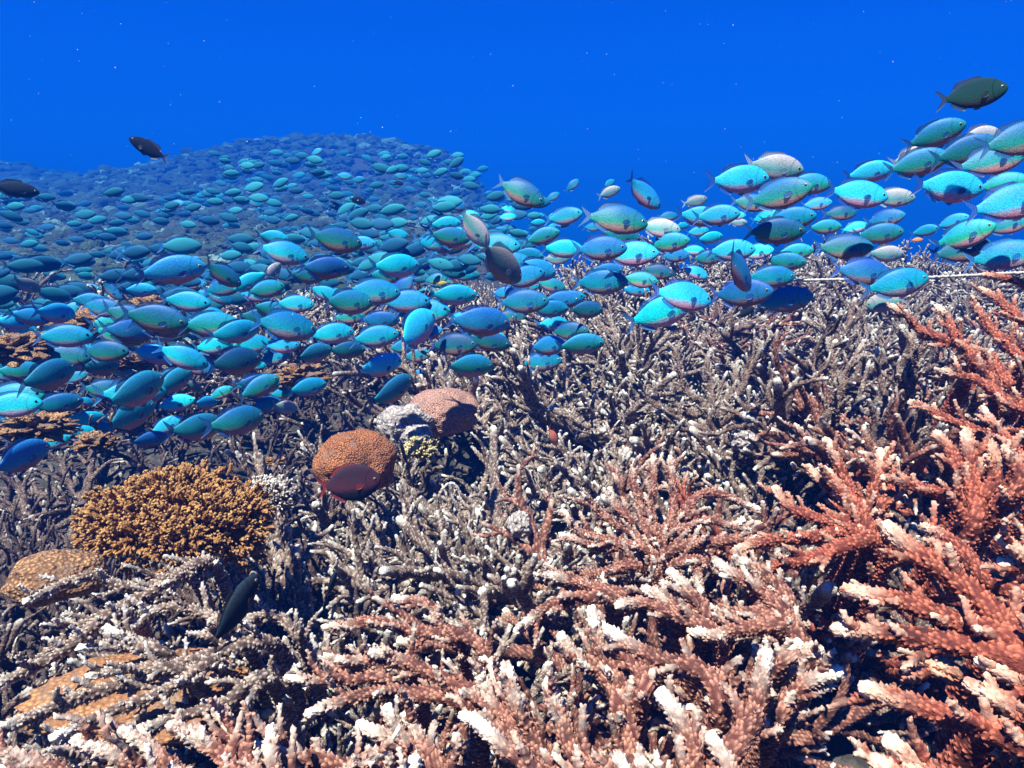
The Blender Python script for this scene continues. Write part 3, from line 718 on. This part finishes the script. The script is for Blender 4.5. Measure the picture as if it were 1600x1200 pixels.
# ------------------------------------------------------------------ far reef growth: an uncountable mass of lumps and bushes
def far_growth():
    t = (1 + 5 ** .5) / 2
    iv = np.array([(-1, t, 0), (1, t, 0), (-1, -t, 0), (1, -t, 0), (0, -1, t), (0, 1, t), (0, -1, -t), (0, 1, -t), (t, 0, -1), (t, 0, 1), (-t, 0, -1), (-t, 0, 1)], float)
    iv /= np.linalg.norm(iv[0])
    it = np.array([(0, 11, 5), (0, 5, 1), (0, 1, 7), (0, 7, 10), (0, 10, 11), (1, 5, 9), (5, 11, 4), (11, 10, 2), (10, 7, 6), (7, 1, 8), (3, 9, 4), (3, 4, 2), (3, 2, 6), (3, 6, 8), (3, 8, 9), (4, 9, 5), (2, 4, 11), (6, 2, 10), (8, 6, 7), (9, 8, 1)])
    for _ in range(2):
        mid = {}; nv = list(iv); nf = []
        def mp(a, b_):
            k_ = (min(a, b_), max(a, b_))
            if k_ not in mid:
                p = nv[a] + nv[b_]; nv.append(p / np.linalg.norm(p)); mid[k_] = len(nv) - 1
            return mid[k_]
        for a, b_, c_ in it:
            x, y, z = mp(a, b_), mp(b_, c_), mp(c_, a); nf += [(a, x, z), (b_, y, x), (c_, z, y), (x, y, z)]
        iv, it = np.array(nv), np.array(nf)
    mb = MB()
    for i in range(13000):
        y = 2.3 + 25.0 * rng.random() ** 1.45; a = rng.uniform(-.98, .16); x = a * y
        if y < 3 and a > -.42: continue
        if a > -.1 and y < 5.0: continue
        z = float(canopy(x, y))
        s = rng.uniform(.010, .042) * (0.6 + .16 * y) * (1.6 if rng.random() < .1 else 1)
        v = iv * (1 + .45 * fbm(iv * 2.3 + i * 1.7, 2))[:, None] * np.array([s * rng.uniform(.8, 1.5), s * rng.uniform(.8, 1.5), s * rng.uniform(.5, 1.0)])
        mb.add(v + np.array([x, y, z - .02]), None, it, tone=float(np.clip(rng.normal(.42, .25), 0, 1)))
    o = mb.make('coral_growth', M['far']); tag(o, 'hazy blue mass of far corals covering the slope and mound', 'coral', kind='stuff')
far_growth()

# ------------------------------------------------------------------ fish
def loft_body(bend, deep=1.0):
    xs = np.array([.500, .492, .475, .45, .41, .36, .30, .23, .15, .06, -.03, -.11, -.18, -.24, -.285, -.32, -.345])
    hh = np.array([.004, .026, .050, .077, .107, .136, .161, .182, .195, .196, .184, .159, .127, .093, .066, .049, .044]) * deep
    ww = np.array([.004, .018, .030, .041, .053, .062, .068, .072, .073, .070, .062, .051, .039, .028, .020, .014, .010])
    zc = np.array([.004, .004, .005, .006, .008, .009, .009, .008, .006, .004, .003, .003, .003, .003, .003, .003, .003])
    ns = 20; th = np.arange(ns) / ns * 2 * np.pi
    c, s = np.cos(th), np.sin(th)
    yy = np.sign(c) * np.abs(c) ** 1.05
    v = np.stack([np.repeat(xs, ns), (ww[:, None] * yy[None]).ravel(), (zc[:, None] + hh[:, None] * s[None]).ravel()], -1)
    m = len(xs); i_, j_ = np.meshgrid(np.arange(m - 1), np.arange(ns), indexing='ij')
    Q = np.stack([i_ * ns + j_, i_ * ns + (j_ + 1) % ns, (i_ + 1) * ns + (j_ + 1) % ns, (i_ + 1) * ns + j_], -1).reshape(-1, 4)
    return v, Q
def sheet(fn, nu, nv, thick):
    """a thin fin with two faces and a rim; fn(u, v) gives x, z (or x, y, z)"""
    u, v = np.meshgrid(np.linspace(0, 1, nu), np.linspace(0, 1, nv), indexing='ij')
    P = np.stack(fn(u, v), -1).reshape(-1, 3)
    tpr = (1 - 0.8 * u).ravel() * thick / 2
    A = P.copy(); A[:, 1] += tpr; B = P.copy(); B[:, 1] -= tpr
    i_, j_ = np.meshgrid(np.arange(nu - 1), np.arange(nv - 1), indexing='ij')
    Q = np.stack([i_ * nv + j_, i_ * nv + j_ + 1, (i_ + 1) * nv + j_ + 1, (i_ + 1) * nv + j_], -1).reshape(-1, 4)
    n = nu * nv; rim = [j for j in range(nv)] + [i * nv + nv - 1 for i in range(1, nu)] + [(nu - 1) * nv + j for j in range(nv - 2, -1, -1)] + [i * nv for i in range(nu - 2, 0, -1)]
    rim = np.array(rim); nx = np.roll(rim, -1)
    RQ = np.stack([rim, nx, nx + n, rim + n], -1)
    return np.concatenate([A, B]), np.concatenate([Q, Q[:, ::-1] + n, RQ])
def fish_parts(bend, deep=1.0, fork=1.0):
    def bendit(v):
        v = v.copy(); t = np.clip(.12 - v[:, 0], 0, None); v[:, 1] += bend * t ** 2; return v
    P = {}
    v, Q = loft_body(bend, deep); P['body'] = (bendit(v), Q)
    def tail(u, w):
        s = 2 * w - 1; a = np.abs(s)
        x0 = -.335; x1 = -.40 - .105 * a ** 1.3 * fork
        z = s * (.036 + (.135 * deep ** .5) * u ** 0.9 * (0.35 + .65 * a))
        return x0 + (x1 - x0) * u, 0 * u, .003 + z
    v, Q = sheet(tail, 7, 13, .010); P['tail_fin'] = (bendit(v), Q)
    xs = np.linspace(.26, -.24, 30)
    def prof(x): return np.interp(-x, -np.array([.30, .23, .15, .06, -.03, -.11, -.18, -.24, -.285]), np.array([.147, .168, .182, .184, .172, .148, .117, .086, .062]) * deep)
    def dors(u, w):
        x = .24 - .47 * w; h = .052 * np.minimum(1, w * 7) * (1 - .15 * w) * (1 + .5 * np.exp(-((w - .78) / .13) ** 2)) * np.minimum(1, (1 - w) * 7 + .15)
        return x - u * .045, 0 * u, .004 + prof(x) - .02 + u * (h + .02)
    v, Q = sheet(dors, 4, 18, .010); P['dorsal_fin'] = (bendit(v), Q)
    def anal(u, w):
        x = -.02 - .23 * w; h = .058 * np.minimum(1, w * 5) * (1 - .35 * w) * np.minimum(1, (1 - w) * 6 + .2)
        return x - u * .05, 0 * u, .004 - prof(x) + .02 - u * (h + .02)
    v, Q = sheet(anal, 4, 12, .010); P['anal_fin'] = (bendit(v), Q)
    def pelv(u, w):
        x = .16 - .07 * w; return x - u * .09, 0 * u, .004 - prof(x) + .015 - u * (.055 * (1 - .6 * w) + .015)
    v, Q = sheet(pelv, 4, 5, .010); P['pelvic_fin'] = (bendit(v), Q)
    for sgn, k_ in ((1, 'pectoral_a'), (-1, 'pectoral_b')):
        def pect(u, w):
            s = w - .5
            return .23 - u * .13, sgn * (.064 + u * .035), -.03 - u * .03 + s * (.018 + .085 * np.sin(u * 2.75) * (1 - .3 * u))
        v, Q = sheet(pect, 6, 7, .006); P[k_] = (v, Q)
    def ball(c, r, fl):
        nu, nv = 14, 9; th = np.arange(nu) / nu * 2 * np.pi; ph = np.linspace(.02, np.pi - .02, nv)
        pp, tt_ = np.meshgrid(ph, th, indexing='ij')
        v = np.stack([np.sin(pp) * np.cos(tt_) * r, np.cos(pp) * r * fl, np.sin(pp) * np.sin(tt_) * r], -1).reshape(-1, 3) + np.array(c)
        i_, j_ = np.meshgrid(np.arange(nv - 1), np.arange(nu), indexing='ij')
        return v, np.stack([i_ * nu + j_, i_ * nu + (j_ + 1) % nu, (i_ + 1) * nu + (j_ + 1) % nu, (i_ + 1) * nu + j_], -1).reshape(-1, 4)
    for sgn, k_ in ((1, 'a'), (-1, 'b')):
        P['eye_' + k_] = ball((.405, sgn * .048, .030), .026, .45)
        P['pupil_' + k_] = ball((.407, sgn * .054, .030), .0155, .55)
    return P
FP = {}
def fish_proto(col, bi, parts, deep=1.0, fork=1.0, name='reef_fish'):
    key = (col, bi, parts, deep, fork, name)
    if key in FP: return FP[key], True
    P = fish_parts([-.42, -.2, 0.05, .25, .48][bi], deep, fork)
    fm, nm = M['f_' + col], M['n_' + col]
    if parts:
        root = empty(name)
        adopt(root, build('body', *P['body'], fm))
        for k_ in ('tail_fin', 'dorsal_fin', 'anal_fin', 'pelvic_fin'): adopt(root, build(k_, *P[k_], nm))
        for s in 'ab':
            adopt(root, build('pectoral_fin', *P['pectoral_' + s], nm))
            e_ = adopt(root, build('eye', *P['eye_' + s], M['iris'])); adopt(e_, build('pupil', *P['pupil_' + s], M['pupil']))
    else:
        vs, fs, mi, off = [], [], [], 0
        for k_, slot in (('body', 0), ('tail_fin', 1), ('dorsal_fin', 1), ('anal_fin', 1), ('eye_a', 2), ('eye_b', 2)):
            v, Q = P[k_]; vs.append(v); fs.append(Q + off); mi.append(np.full(len(Q), slot)); off += len(v)
        root = build(name, np.concatenate(vs), np.concatenate(fs), [fm, nm, M['pupil']], mat_idx=np.concatenate(mi))
    FP[key] = root
    return root, False

def orient(o, px, py, d, ang, yaw, size, roll=0.0, left=False):
    """ang: head up in the picture plane, yaw: turned away from the viewer, both in degrees"""
    a = R(180 - ang) if left else R(ang)
    y = R(yaw) + (1 if left else -1) * math.atan((px - 800) / F_PX) * 0.9      # seen along the line of sight to it
    Hd = math.cos(y) * (math.cos(a) * RGT + math.sin(a) * UPV) + math.sin(y) * FWD
    up = np.array([0, 0, 1.0]) + 0.12 * UPV
    if abs(Hd @ np.array([0, 0, 1.0])) > .9: up = RGT * (-1 if not left else 1)
    Y = np.cross(up, Hd); Y /= np.linalg.norm(Y); Z = np.cross(Hd, Y)
    m4 = Matrix(((Hd[0], Y[0], Z[0], 0), (Hd[1], Y[1], Z[1], 0), (Hd[2], Y[2], Z[2], 0), (0, 0, 0, 1))) @ Matrix.Rotation(roll, 4, 'X')
    p = at(px, py, d)
    o.matrix_world = Matrix.Translation(Vector(p)) @ m4 @ Matrix.Scale(size, 4)

SCHOOL = """
1459 212 117 14 5 G;1506 237 130 12 5 G;1528 217 90 8 20 P;1590 219 145 10 5 G;1545 252 128 12 25 D;1431 256 120 8 5 G;1425 246 90 10 15 P;1356 270 95 5 5 B;
1209 261 98 -10 10 P;1153 281 95 6 5 B;1215 305 112 5 0 G;1262 287 78 0 10 G;1337 303 118 -10 20 B;1394 309 82 -4 10 P;1481 292 128 0 10 B;1565 287 95 6 5 G;
1575 318 155 10 10 B;1172 317 64 -4 5 G;1275 319 52 3 10 B;1312 333 62 3 5 D;1194 339 44 15 0 T;1231 344 92 10 5 T;1209 362 102 4 5 G;1287 355 58 -4 10 G;
1381 342 76 2 5 B;1372 366 92 5 5 G;1316 387 112 -3 5 G;1384 397 66 -5 10 P;1347 425 108 -5 25 B;1400 444 118 10 5 T;1203 433 82 2 5 T;1153 420 60 -40 55 B;
1140 392 78 0 5 B;1180 394 56 0 10 T;1240 394 64 5 5 G;1225 409 72 -3 5 G;1156 459 98 -3 0 B;1222 470 98 8 5 T;1503 369 118 15 5 G;1500 391 112 12 5 D;
1566 400 135 8 0 T;1487 347 62 14 5 B;1444 361 52 2 5 T;1334 356 52 6 5 T;1119 337 72 4 5 B;1150 337 30 0 5 T;1153 348 28 0 5 P;1572 352 84 8 5 D;
812 299 84 -22 5 G;863 308 26 30 5 T;894 290 28 45 20 T;951 287 22 30 10 T;951 301 38 15 5 P;1003 301 68 -35 10 B;1085 315 40 15 5 P;961 342 102 -8 5 G;
1029 356 68 -8 5 P;1043 338 32 8 5 T;1065 353 24 0 5 T;1091 338 72 -4 5 B;1089 362 36 2 5 T;925 355 30 0 5 T;970 369 62 -4 5 G;936 389 86 0 5 B;
984 397 88 3 10 B;1043 380 68 4 5 G;846 370 58 12 5 G;795 327 26 -10 5 T;792 339 30 0 5 T;840 338 22 8 5 B;839 348 26 4 5 T;863 339 26 15 5 T;
863 353 16 5 5 T;778 365 30 12 5 T;796 370 20 0 5 T;780 410 80 -35 45 P;835 421 68 -4 10 B;826 397 48 -8 5 T;868 404 42 0 5 P;818 445 48 -6 5 T;
860 445 48 -12 5 D;787 458 44 4 5 B;815 472 84 4 5 T;874 469 62 -2 5 B;857 483 62 2 5 T;913 484 58 0 5 G;798 494 46 0 5 G;936 442 88 4 5 T;
998 437 58 -4 5 G;1026 424 52 -15 5 D;992 453 46 -4 5 B;1085 425 44 -25 5 B;1065 462 92 -8 30 B;1029 490 108 18 5 T;863 506 50 4 5 T;888 518 62 4 5 G;
905 538 78 4 5 G;1105 403 52 0 5 G;947 423 52 3 5 B;1054 400 46 0 5 B;1082 391 36 0 5 T;1108 372 42 6 5 T;522 375 86 -3 5 G;562 380 50 -3 5 B;
441 394 82 -12 5 T;425 370 50 -5 5 T;506 419 78 8 5 B;478 430 62 4 5 G;616 416 78 8 5 T;600 431 58 4 5 G;581 456 88 5 5 T;631 448 52 -48 20 BL;
659 478 48 -55 15 P;541 473 82 4 5 G;459 475 62 0 5 T;706 461 76 0 5 T;634 484 52 4 5 G;544 495 52 3 5 G;591 501 66 0 5 B;444 509 98 -5 5 T;
516 522 72 10 5 T;584 527 78 5 5 T;647 516 86 45 42 B;747 503 98 0 5 B;668 522 48 20 5 B;706 539 78 -2 5 D;762 533 72 -8 5 G;731 572 78 2 5 G;
650 556 48 6 5 D;592 572 72 15 20 B;488 553 62 15 25 D;541 547 58 6 5 G;438 540 56 6 5 B;428 559 52 12 5 T;628 542 48 4 5 T;853 541 62 6 5 B;
844 566 66 6 5 T;700 370 68 0 5 G;740 356 70 -50 10 P;766 381 48 0 5 T;778 362 30 8 5 T;694 350 52 8 5 T;619 366 38 -2 5 T;616 384 36 -3 5 B;
653 384 32 0 5 T;716 323 30 0 5 B;731 336 36 -4 5 T;625 275 24 0 5 T;606 267 24 -10 5 T;537 275 26 -5 5 T;559 281 24 0 5 T;619 398 38 8 5 T;
656 409 28 0 5 B;709 428 38 6 5 B;722 431 36 -3 5 T;266 423 108 12 5 B;347 428 64 -35 5 G;394 438 62 -30 15 TL;422 432 56 60 20 P;41 444 44 -45 30 P;
138 470 58 -4 5 T;84 489 58 0 25 B;240 497 102 -8 5 G;140 509 62 0 5 G;247 520 58 -4 5 T;181 528 54 -5 5 D;366 520 78 15 5 T;331 541 62 12 5 T;
238 553 72 -15 10 B;366 566 80 15 38 D;397 570 38 -8 5 T;75 588 88 50 38 D;122 569 34 5 35 B;156 572 56 15 40 D;188 580 36 -5 5 T;116 590 40 15 5 T;
10 584 60 0 5 T;15 615 64 -3 5 T;212 612 98 45 36 D;270 597 68 48 30 D;306 573 58 -15 10 B;88 632 78 15 5 T;134 627 30 -50 30 B;20 650 82 5 5 T;
200 650 88 36 36 D;272 631 62 10 5 T;303 603 30 -60 40 P;319 630 36 5 45 B;344 615 42 25 10 G;403 606 72 30 15 G;478 606 64 12 10 T;134 656 62 -4 5 T;
153 672 48 8 5 T;125 675 44 0 5 T;75 664 44 4 5 G;31 684 48 12 5 T;81 691 56 20 5 T;28 716 96 42 36 B;122 697 46 60 15 B;231 687 58 14 15 B;
259 666 58 25 10 B;306 669 80 14 38 D;369 659 84 20 36 G;416 633 52 10 15 T;444 636 40 -12 35 P;440 615 40 5 10 T;22 547 48 0 5 B;81 541 48 -40 15 B;
19 506 54 -50 10 T;50 516 50 -15 10 T;447 537 44 5 5 B;218 453 52 4 5 B;137 451 38 -2 5 G;175 453 44 -45 10 B;306 461 38 -3 5 B;278 465 48 -6 5 B;
315 481 38 4 5 T;306 494 30 -20 10 B;384 465 42 6 5 B;300 443 44 -3 5 B;356 500 28 10 10 B;612 612 76 40 36 D;645 590 48 18 10 T;680 436 40 4 5 G
"""
NAMES = {'G': 'green', 'T': 'turquoise', 'B': 'blue', 'D': 'dark teal', 'P': 'pale'}
WORDS = {'green': 'green sided', 'turquoise': 'bright turquoise', 'blue': 'deep blue', 'dark teal': 'dark teal', 'pale': 'pale pinkish'}
def where(px, py):
    if px > 1280: 
        return ('high in open water at the right' if py < 330 else 'over the right end of the bank crest' if py < 400 else 'skimming the coral at right')
    if px > 1100: return 'in open water near the right cluster' if py < 350 else 'over the crest right of centre'
    if px > 880: return 'above the open gap right of the mound' if py < 375 else 'over the pale thickets at centre right' if py < 430 else 'lowest over the centre thickets'
    if px > 690: return 'in front of the mound slope' if py < 440 else 'above the pinkish dome coral'
    if px > 470: return 'under the mound' if py < 400 else 'in the middle of the school' if py < 490 else 'above the orange dome coral'
    if px > 250: return 'left of the middle, below the slope' if py < 530 else 'over the dark hollow'
    return 'on the far left over the slope' if py < 480 else 'in the dense left flank' if py < 600 else 'just above the golden cushion coral'
fitems = []
first = True
n_ind = 0
for rec in SCHOOL.replace('\n', '').split(';'):
    f_ = rec.split()
    if len(f_) < 6: continue
    px, py, L, ang, yaw = map(float, f_[:5]); col = NAMES[f_[5][0]]; left = f_[5].endswith('L')
    size = 0.088 * rng.uniform(.95, 1.06); L *= 1.03 if px < 1200 else .95 if px < 1300 else .84
    if yaw < 30: yaw += rng.uniform(-20, 22)
    d = F_PX * size * max(.55, math.cos(R(yaw))) / L
    d /= math.cos(math.atan(math.hypot(px - 800, py - 600) / F_PX)) ** 1.4
    if (px, py) == (444, 509): d *= 1.08; size *= 1.08      # set farther off so its cast shadow misses the dome coral
    for _ in range(40):                                     # keep every fish clear of the corals below it
        p = at(px, py, d)
        if p[2] > float(canopy(p[0], p[1])) + 0.045 or d < .6: break
        d *= .96; size *= .96
    bi = int(rng.random() * 5)
    o, was = fish_proto(col, bi, L >= 44, 1.10)
    if was: o = copy_tree(o)
    orient(o, px, py, d, ang + rng.uniform(-5, 5), yaw, size, rng.uniform(-.25, .25), left)
    tag(o, None, 'fish', 'school of blue green reef fish'); n_ind += 1
    pose = (' diving' if ang < -25 else ' climbing' if ang > 24 else ' turned away' if yaw > 28 else '')
    if left: pose = ' facing left'
    sz = 'small ' if L < 44 else 'large ' if L > 95 else ''
    fitems.append((o, '%s%s fish%s %s' % (sz, WORDS[col], pose, where(px, py)), px))

# farther members of the school, single hazy fish in front of the slope
far_n = 0
def far_spot():
    while True:
        px = rng.uniform(0, 860); py = 235 + rng.random() ** .8 * 240
        d = 3.2 * (13 / 3.2) ** rng.random(); p = at(px, py, d); g = float(canopy(p[0], p[1]))
        if g + .05 < p[2] < g + .4 + .09 * d and (py > 300 or 330 < px < 760): return px, py, d
def mid_spot():
    while True:
        px = 10 + 900 * rng.random() ** 1.5; py = float(np.clip(rng.normal(0, 55), -75, 90)) + np.interp(px, [0, 250, 600, 900, 1250], [575, 545, 470, 410, 370])
        d = rng.uniform(1.25, 2.3); p = at(px, py, d)
        if float(canopy(p[0], p[1])) + .05 < p[2]: return px, py, d
while n_ind < 298:
    mid = n_ind < 285
    px, py, d = mid_spot() if mid else far_spot(); col = ['turquoise', 'blue', 'turquoise', 'green'][int(rng.random() * 4)]
    o, was = fish_proto(col, int(rng.random() * 5), False, 1.08)
    if was: o = copy_tree(o)
    orient(o, px, py, d, rng.normal(0, 9), rng.uniform(-25, 25), rng.uniform(.085, .115) * max(1, d / 5), rng.uniform(-.2, .2))
    tag(o, None, 'fish', 'school of blue green reef fish'); n_ind += 1
    if mid:
        o['category'] = 'fish'; fitems.append((o, 'smaller %s fish %s' % (WORDS[col], where(px, py)), px)); continue
    band = 'near the mound top' if py < 300 else 'halfway up the slope' if py < 370 else 'low on the slope'
    side = 'far left' if px < 200 else 'left of the mound' if px < 400 else 'below the mound peak' if px < 620 else 'right of the mound peak'
    fitems.append((o, 'tiny hazy %s fish %s %s' % (col, band, side), px))
settle_labels(fitems)
# the rest of the shoal, beyond counting
mbs = {'turquoise': [], 'blue': []}
P0 = fish_parts(.05); vs, fs, mi, off = [], [], [], 0
def near_shoal():
    while True:
        px = -20 + 860 * rng.random() ** 1.15; py = float(np.clip(rng.normal(0, 50), -80, 70)) + np.interp(px, [0, 250, 600, 900], [500, 470, 410, 370])
        d = rng.uniform(2.2, 3.6); p = at(px, py, d)
        if float(canopy(p[0], p[1])) + .05 < p[2]: return px, py, d
for i in range(600):
    px, py, d = far_spot() if i < 400 else near_shoal()
    if i < 400: d = min(d * 1.1, 15)
    dummy = bpy.data.objects.new('shoal_member', None)
    p = at(px, py, d)
    if p[2] < float(canopy(p[0], p[1])) + .05: continue
    orient(dummy, px, py, d, rng.normal(0, 10), rng.uniform(-30, 30), rng.uniform(.085, .12) * max(1, d / 5.5), rng.uniform(-.2, .2))
    mm = np.array(dummy.matrix_world); tone_ = int(rng.random() * 3)
    for k_, slot in (('body', tone_), ('tail_fin', 3), ('dorsal_fin', 3), ('anal_fin', 3)):
        v, Q = P0[k_]; vs.append(v @ mm[:3, :3].T + mm[:3, 3]); fs.append(Q + off); mi.append(np.full(len(Q), slot)); off += len(v)
    bpy.data.objects.remove(dummy)
sm = []
for k_, c_ in (('teal', (0.012, 0.11, 0.17)), ('pale', (0.02, 0.19, 0.24)), ('deep', (0.01, 0.08, 0.16))):
    m, n, l, b = mat('shoal_skin_' + k_); b.inputs['Base Color'].default_value = (*c_, 1); b.inputs['Roughness'].default_value = .7; b.inputs['Specular IOR Level'].default_value = .1; sm.append(m)
tag(build('fish_shoal', np.concatenate(vs), np.concatenate(fs), sm + [M['n_turquoise']], mat_idx=np.concatenate(mi)), 'distant shoal of tiny blue fish over the slope', 'fish', kind='stuff')

# single fish of other kinds
def lone(name, label, col, px, py, d, ang, yaw, size, left=False, deep=1.0, fork=1.0, parts=True, bi=2, roll=0.0):
    o, was = fish_proto(col, bi, parts, deep, fork, name)
    if was: o = copy_tree(o)
    orient(o, px, py, d, ang, yaw, size, roll, left); tag(o, label, 'fish'); return o
lone('surgeonfish', 'black fish heading up left alone in open blue water', 'black', 233, 233, 2.1, 28, 15, .105, left=True, deep=.85)
lone('surgeonfish', 'black fish at the left rim over the far slope', 'black', 22, 295, 2.3, -4, 5, .11, deep=.9)
lone('damselfish', 'dark olive fish alone in open water at the upper right', 'dark green', 1518, 148, 1.02, 6, 12, .072, deep=1.12)
lone('damselfish', 'dark maroon fish with red tail under the orange dome lip', 'maroon', 545, 756, .98, 8, -4, .083, deep=1.5)
lone('damselfish', 'nearly black fish climbing steeply among staghorn branches at left', 'black', 367, 955, .60, 66, 25, .064, deep=.95)
lone('damselfish', 'tiny black fish seen end on, left of the front corals', 'black', 518, 914, .72, 80, 40, .030, parts=False)
lone('damselfish', 'tiny black fish before the far mound', 'black', 558, 313, 3.3, -10, 5, .075, parts=False)
lone('damselfish', 'tiny black fish in open water right of the mound', 'black', 882, 351, 2.6, 25, 10, .05, parts=False)
lone('damselfish', 'tiny black fish high over the mound face', 'black', 622, 286, 3.6, -5, 10, .05, parts=False)
lone('anthias', 'small orange fish turned away in a dark gap of the bank', 'orange', 864, 682, 1.10, -62, 40, .040, parts=False)
lone('anthias', 'tiny orange fish over the crest at the right', 'orange', 1432, 375, 1.6, 0, 10, .022, parts=False)
lone('damselfish', 'tiny yellow fish between blue ones at the centre of the school', 'yellow', 690, 443, 1.7, 5, 5, .027, parts=False)
lone('butterflyfish', 'pale grey fish half hidden in coral under the right cluster', 'pale', 1385, 472, 1.18, -10, 10, .055, left=True, deep=1.3)
lone('damselfish', 'black fish hovering just above the thickets at right of centre', 'black', 1165, 488, 1.5, 30, 20, .04, parts=False)

# ------------------------------------------------------------------ rope and drifting specks
mb = MB()
pr = [at(1130, 441, 1.9), at(1240, 438, 1.75), at(1430, 434, 1.6), at(1640, 424, 1.45)]
Xr = catmull(pr, 120)
tube(mb, pr, .0024, .0024, .004, 2, .5, .001, 0.0, nmin=8)
tag(mb.make('rope', M['rope']), 'thin pale rope stretched level over the coral at right', 'rope')
oct_v = np.array([(1, 0, 0), (-1, 0, 0), (0, 1, 0), (0, -1, 0), (0, 0, 1), (0, 0, -1)], float)
oct_f = np.array([(0, 2, 4), (2, 1, 4), (1, 3, 4), (3, 0, 4), (2, 0, 5), (1, 2, 5), (3, 1, 5), (0, 3, 5)])
mb = MB()
for i in range(340):
    p = at(rng.uniform(-100, 1700), rng.uniform(-80, 560), rng.uniform(.5, 3.0))
    if p[2] < float(canopy(p[0], p[1])) + .05: continue
    mb.add(oct_v * rng.uniform(.0002, .0007) * np.linalg.norm(p) ** .4 + rng.normal(size=(6, 3)) * .0002 + p, None, oct_f)
tag(mb.make('floating_specks', M['speck']), 'pale specks drifting in the blue water', 'particles', kind='stuff')

# ------------------------------------------------------------------ the water itself
hx, hy0, hy1, hz0, hz1 = 39, -39, 39, -8.5, 3.7
hv = np.array([(x, y, z) for x in (-hx, hx) for y in (hy0, hy1) for z in (hz0, hz1)])
hf = np.array([(0, 1, 3, 2), (4, 6, 7, 5), (0, 4, 5, 1), (2, 3, 7, 6), (0, 2, 6, 4), (1, 5, 7, 3)])
m = bpy.data.materials.new('sea_water_volume'); m.use_nodes = True; n = m.node_tree.nodes; n.clear()
pv = n.new('ShaderNodeVolumePrincipled'); ou = n.new('ShaderNodeOutputMaterial')
pv.inputs['Density'].default_value = HAZE_DENSITY; pv.inputs['Color'].default_value = HAZE_COLOR
pv.inputs['Absorption Color'].default_value = HAZE_ABSORB; pv.inputs['Anisotropy'].default_value = 0.0
m.node_tree.links.new(pv.outputs['Volume'], ou.inputs['Volume'])
tag(build('haze', hv, hf, m, smooth=False), 'clear blue sea water filling the whole scene', 'water', kind='stuff')
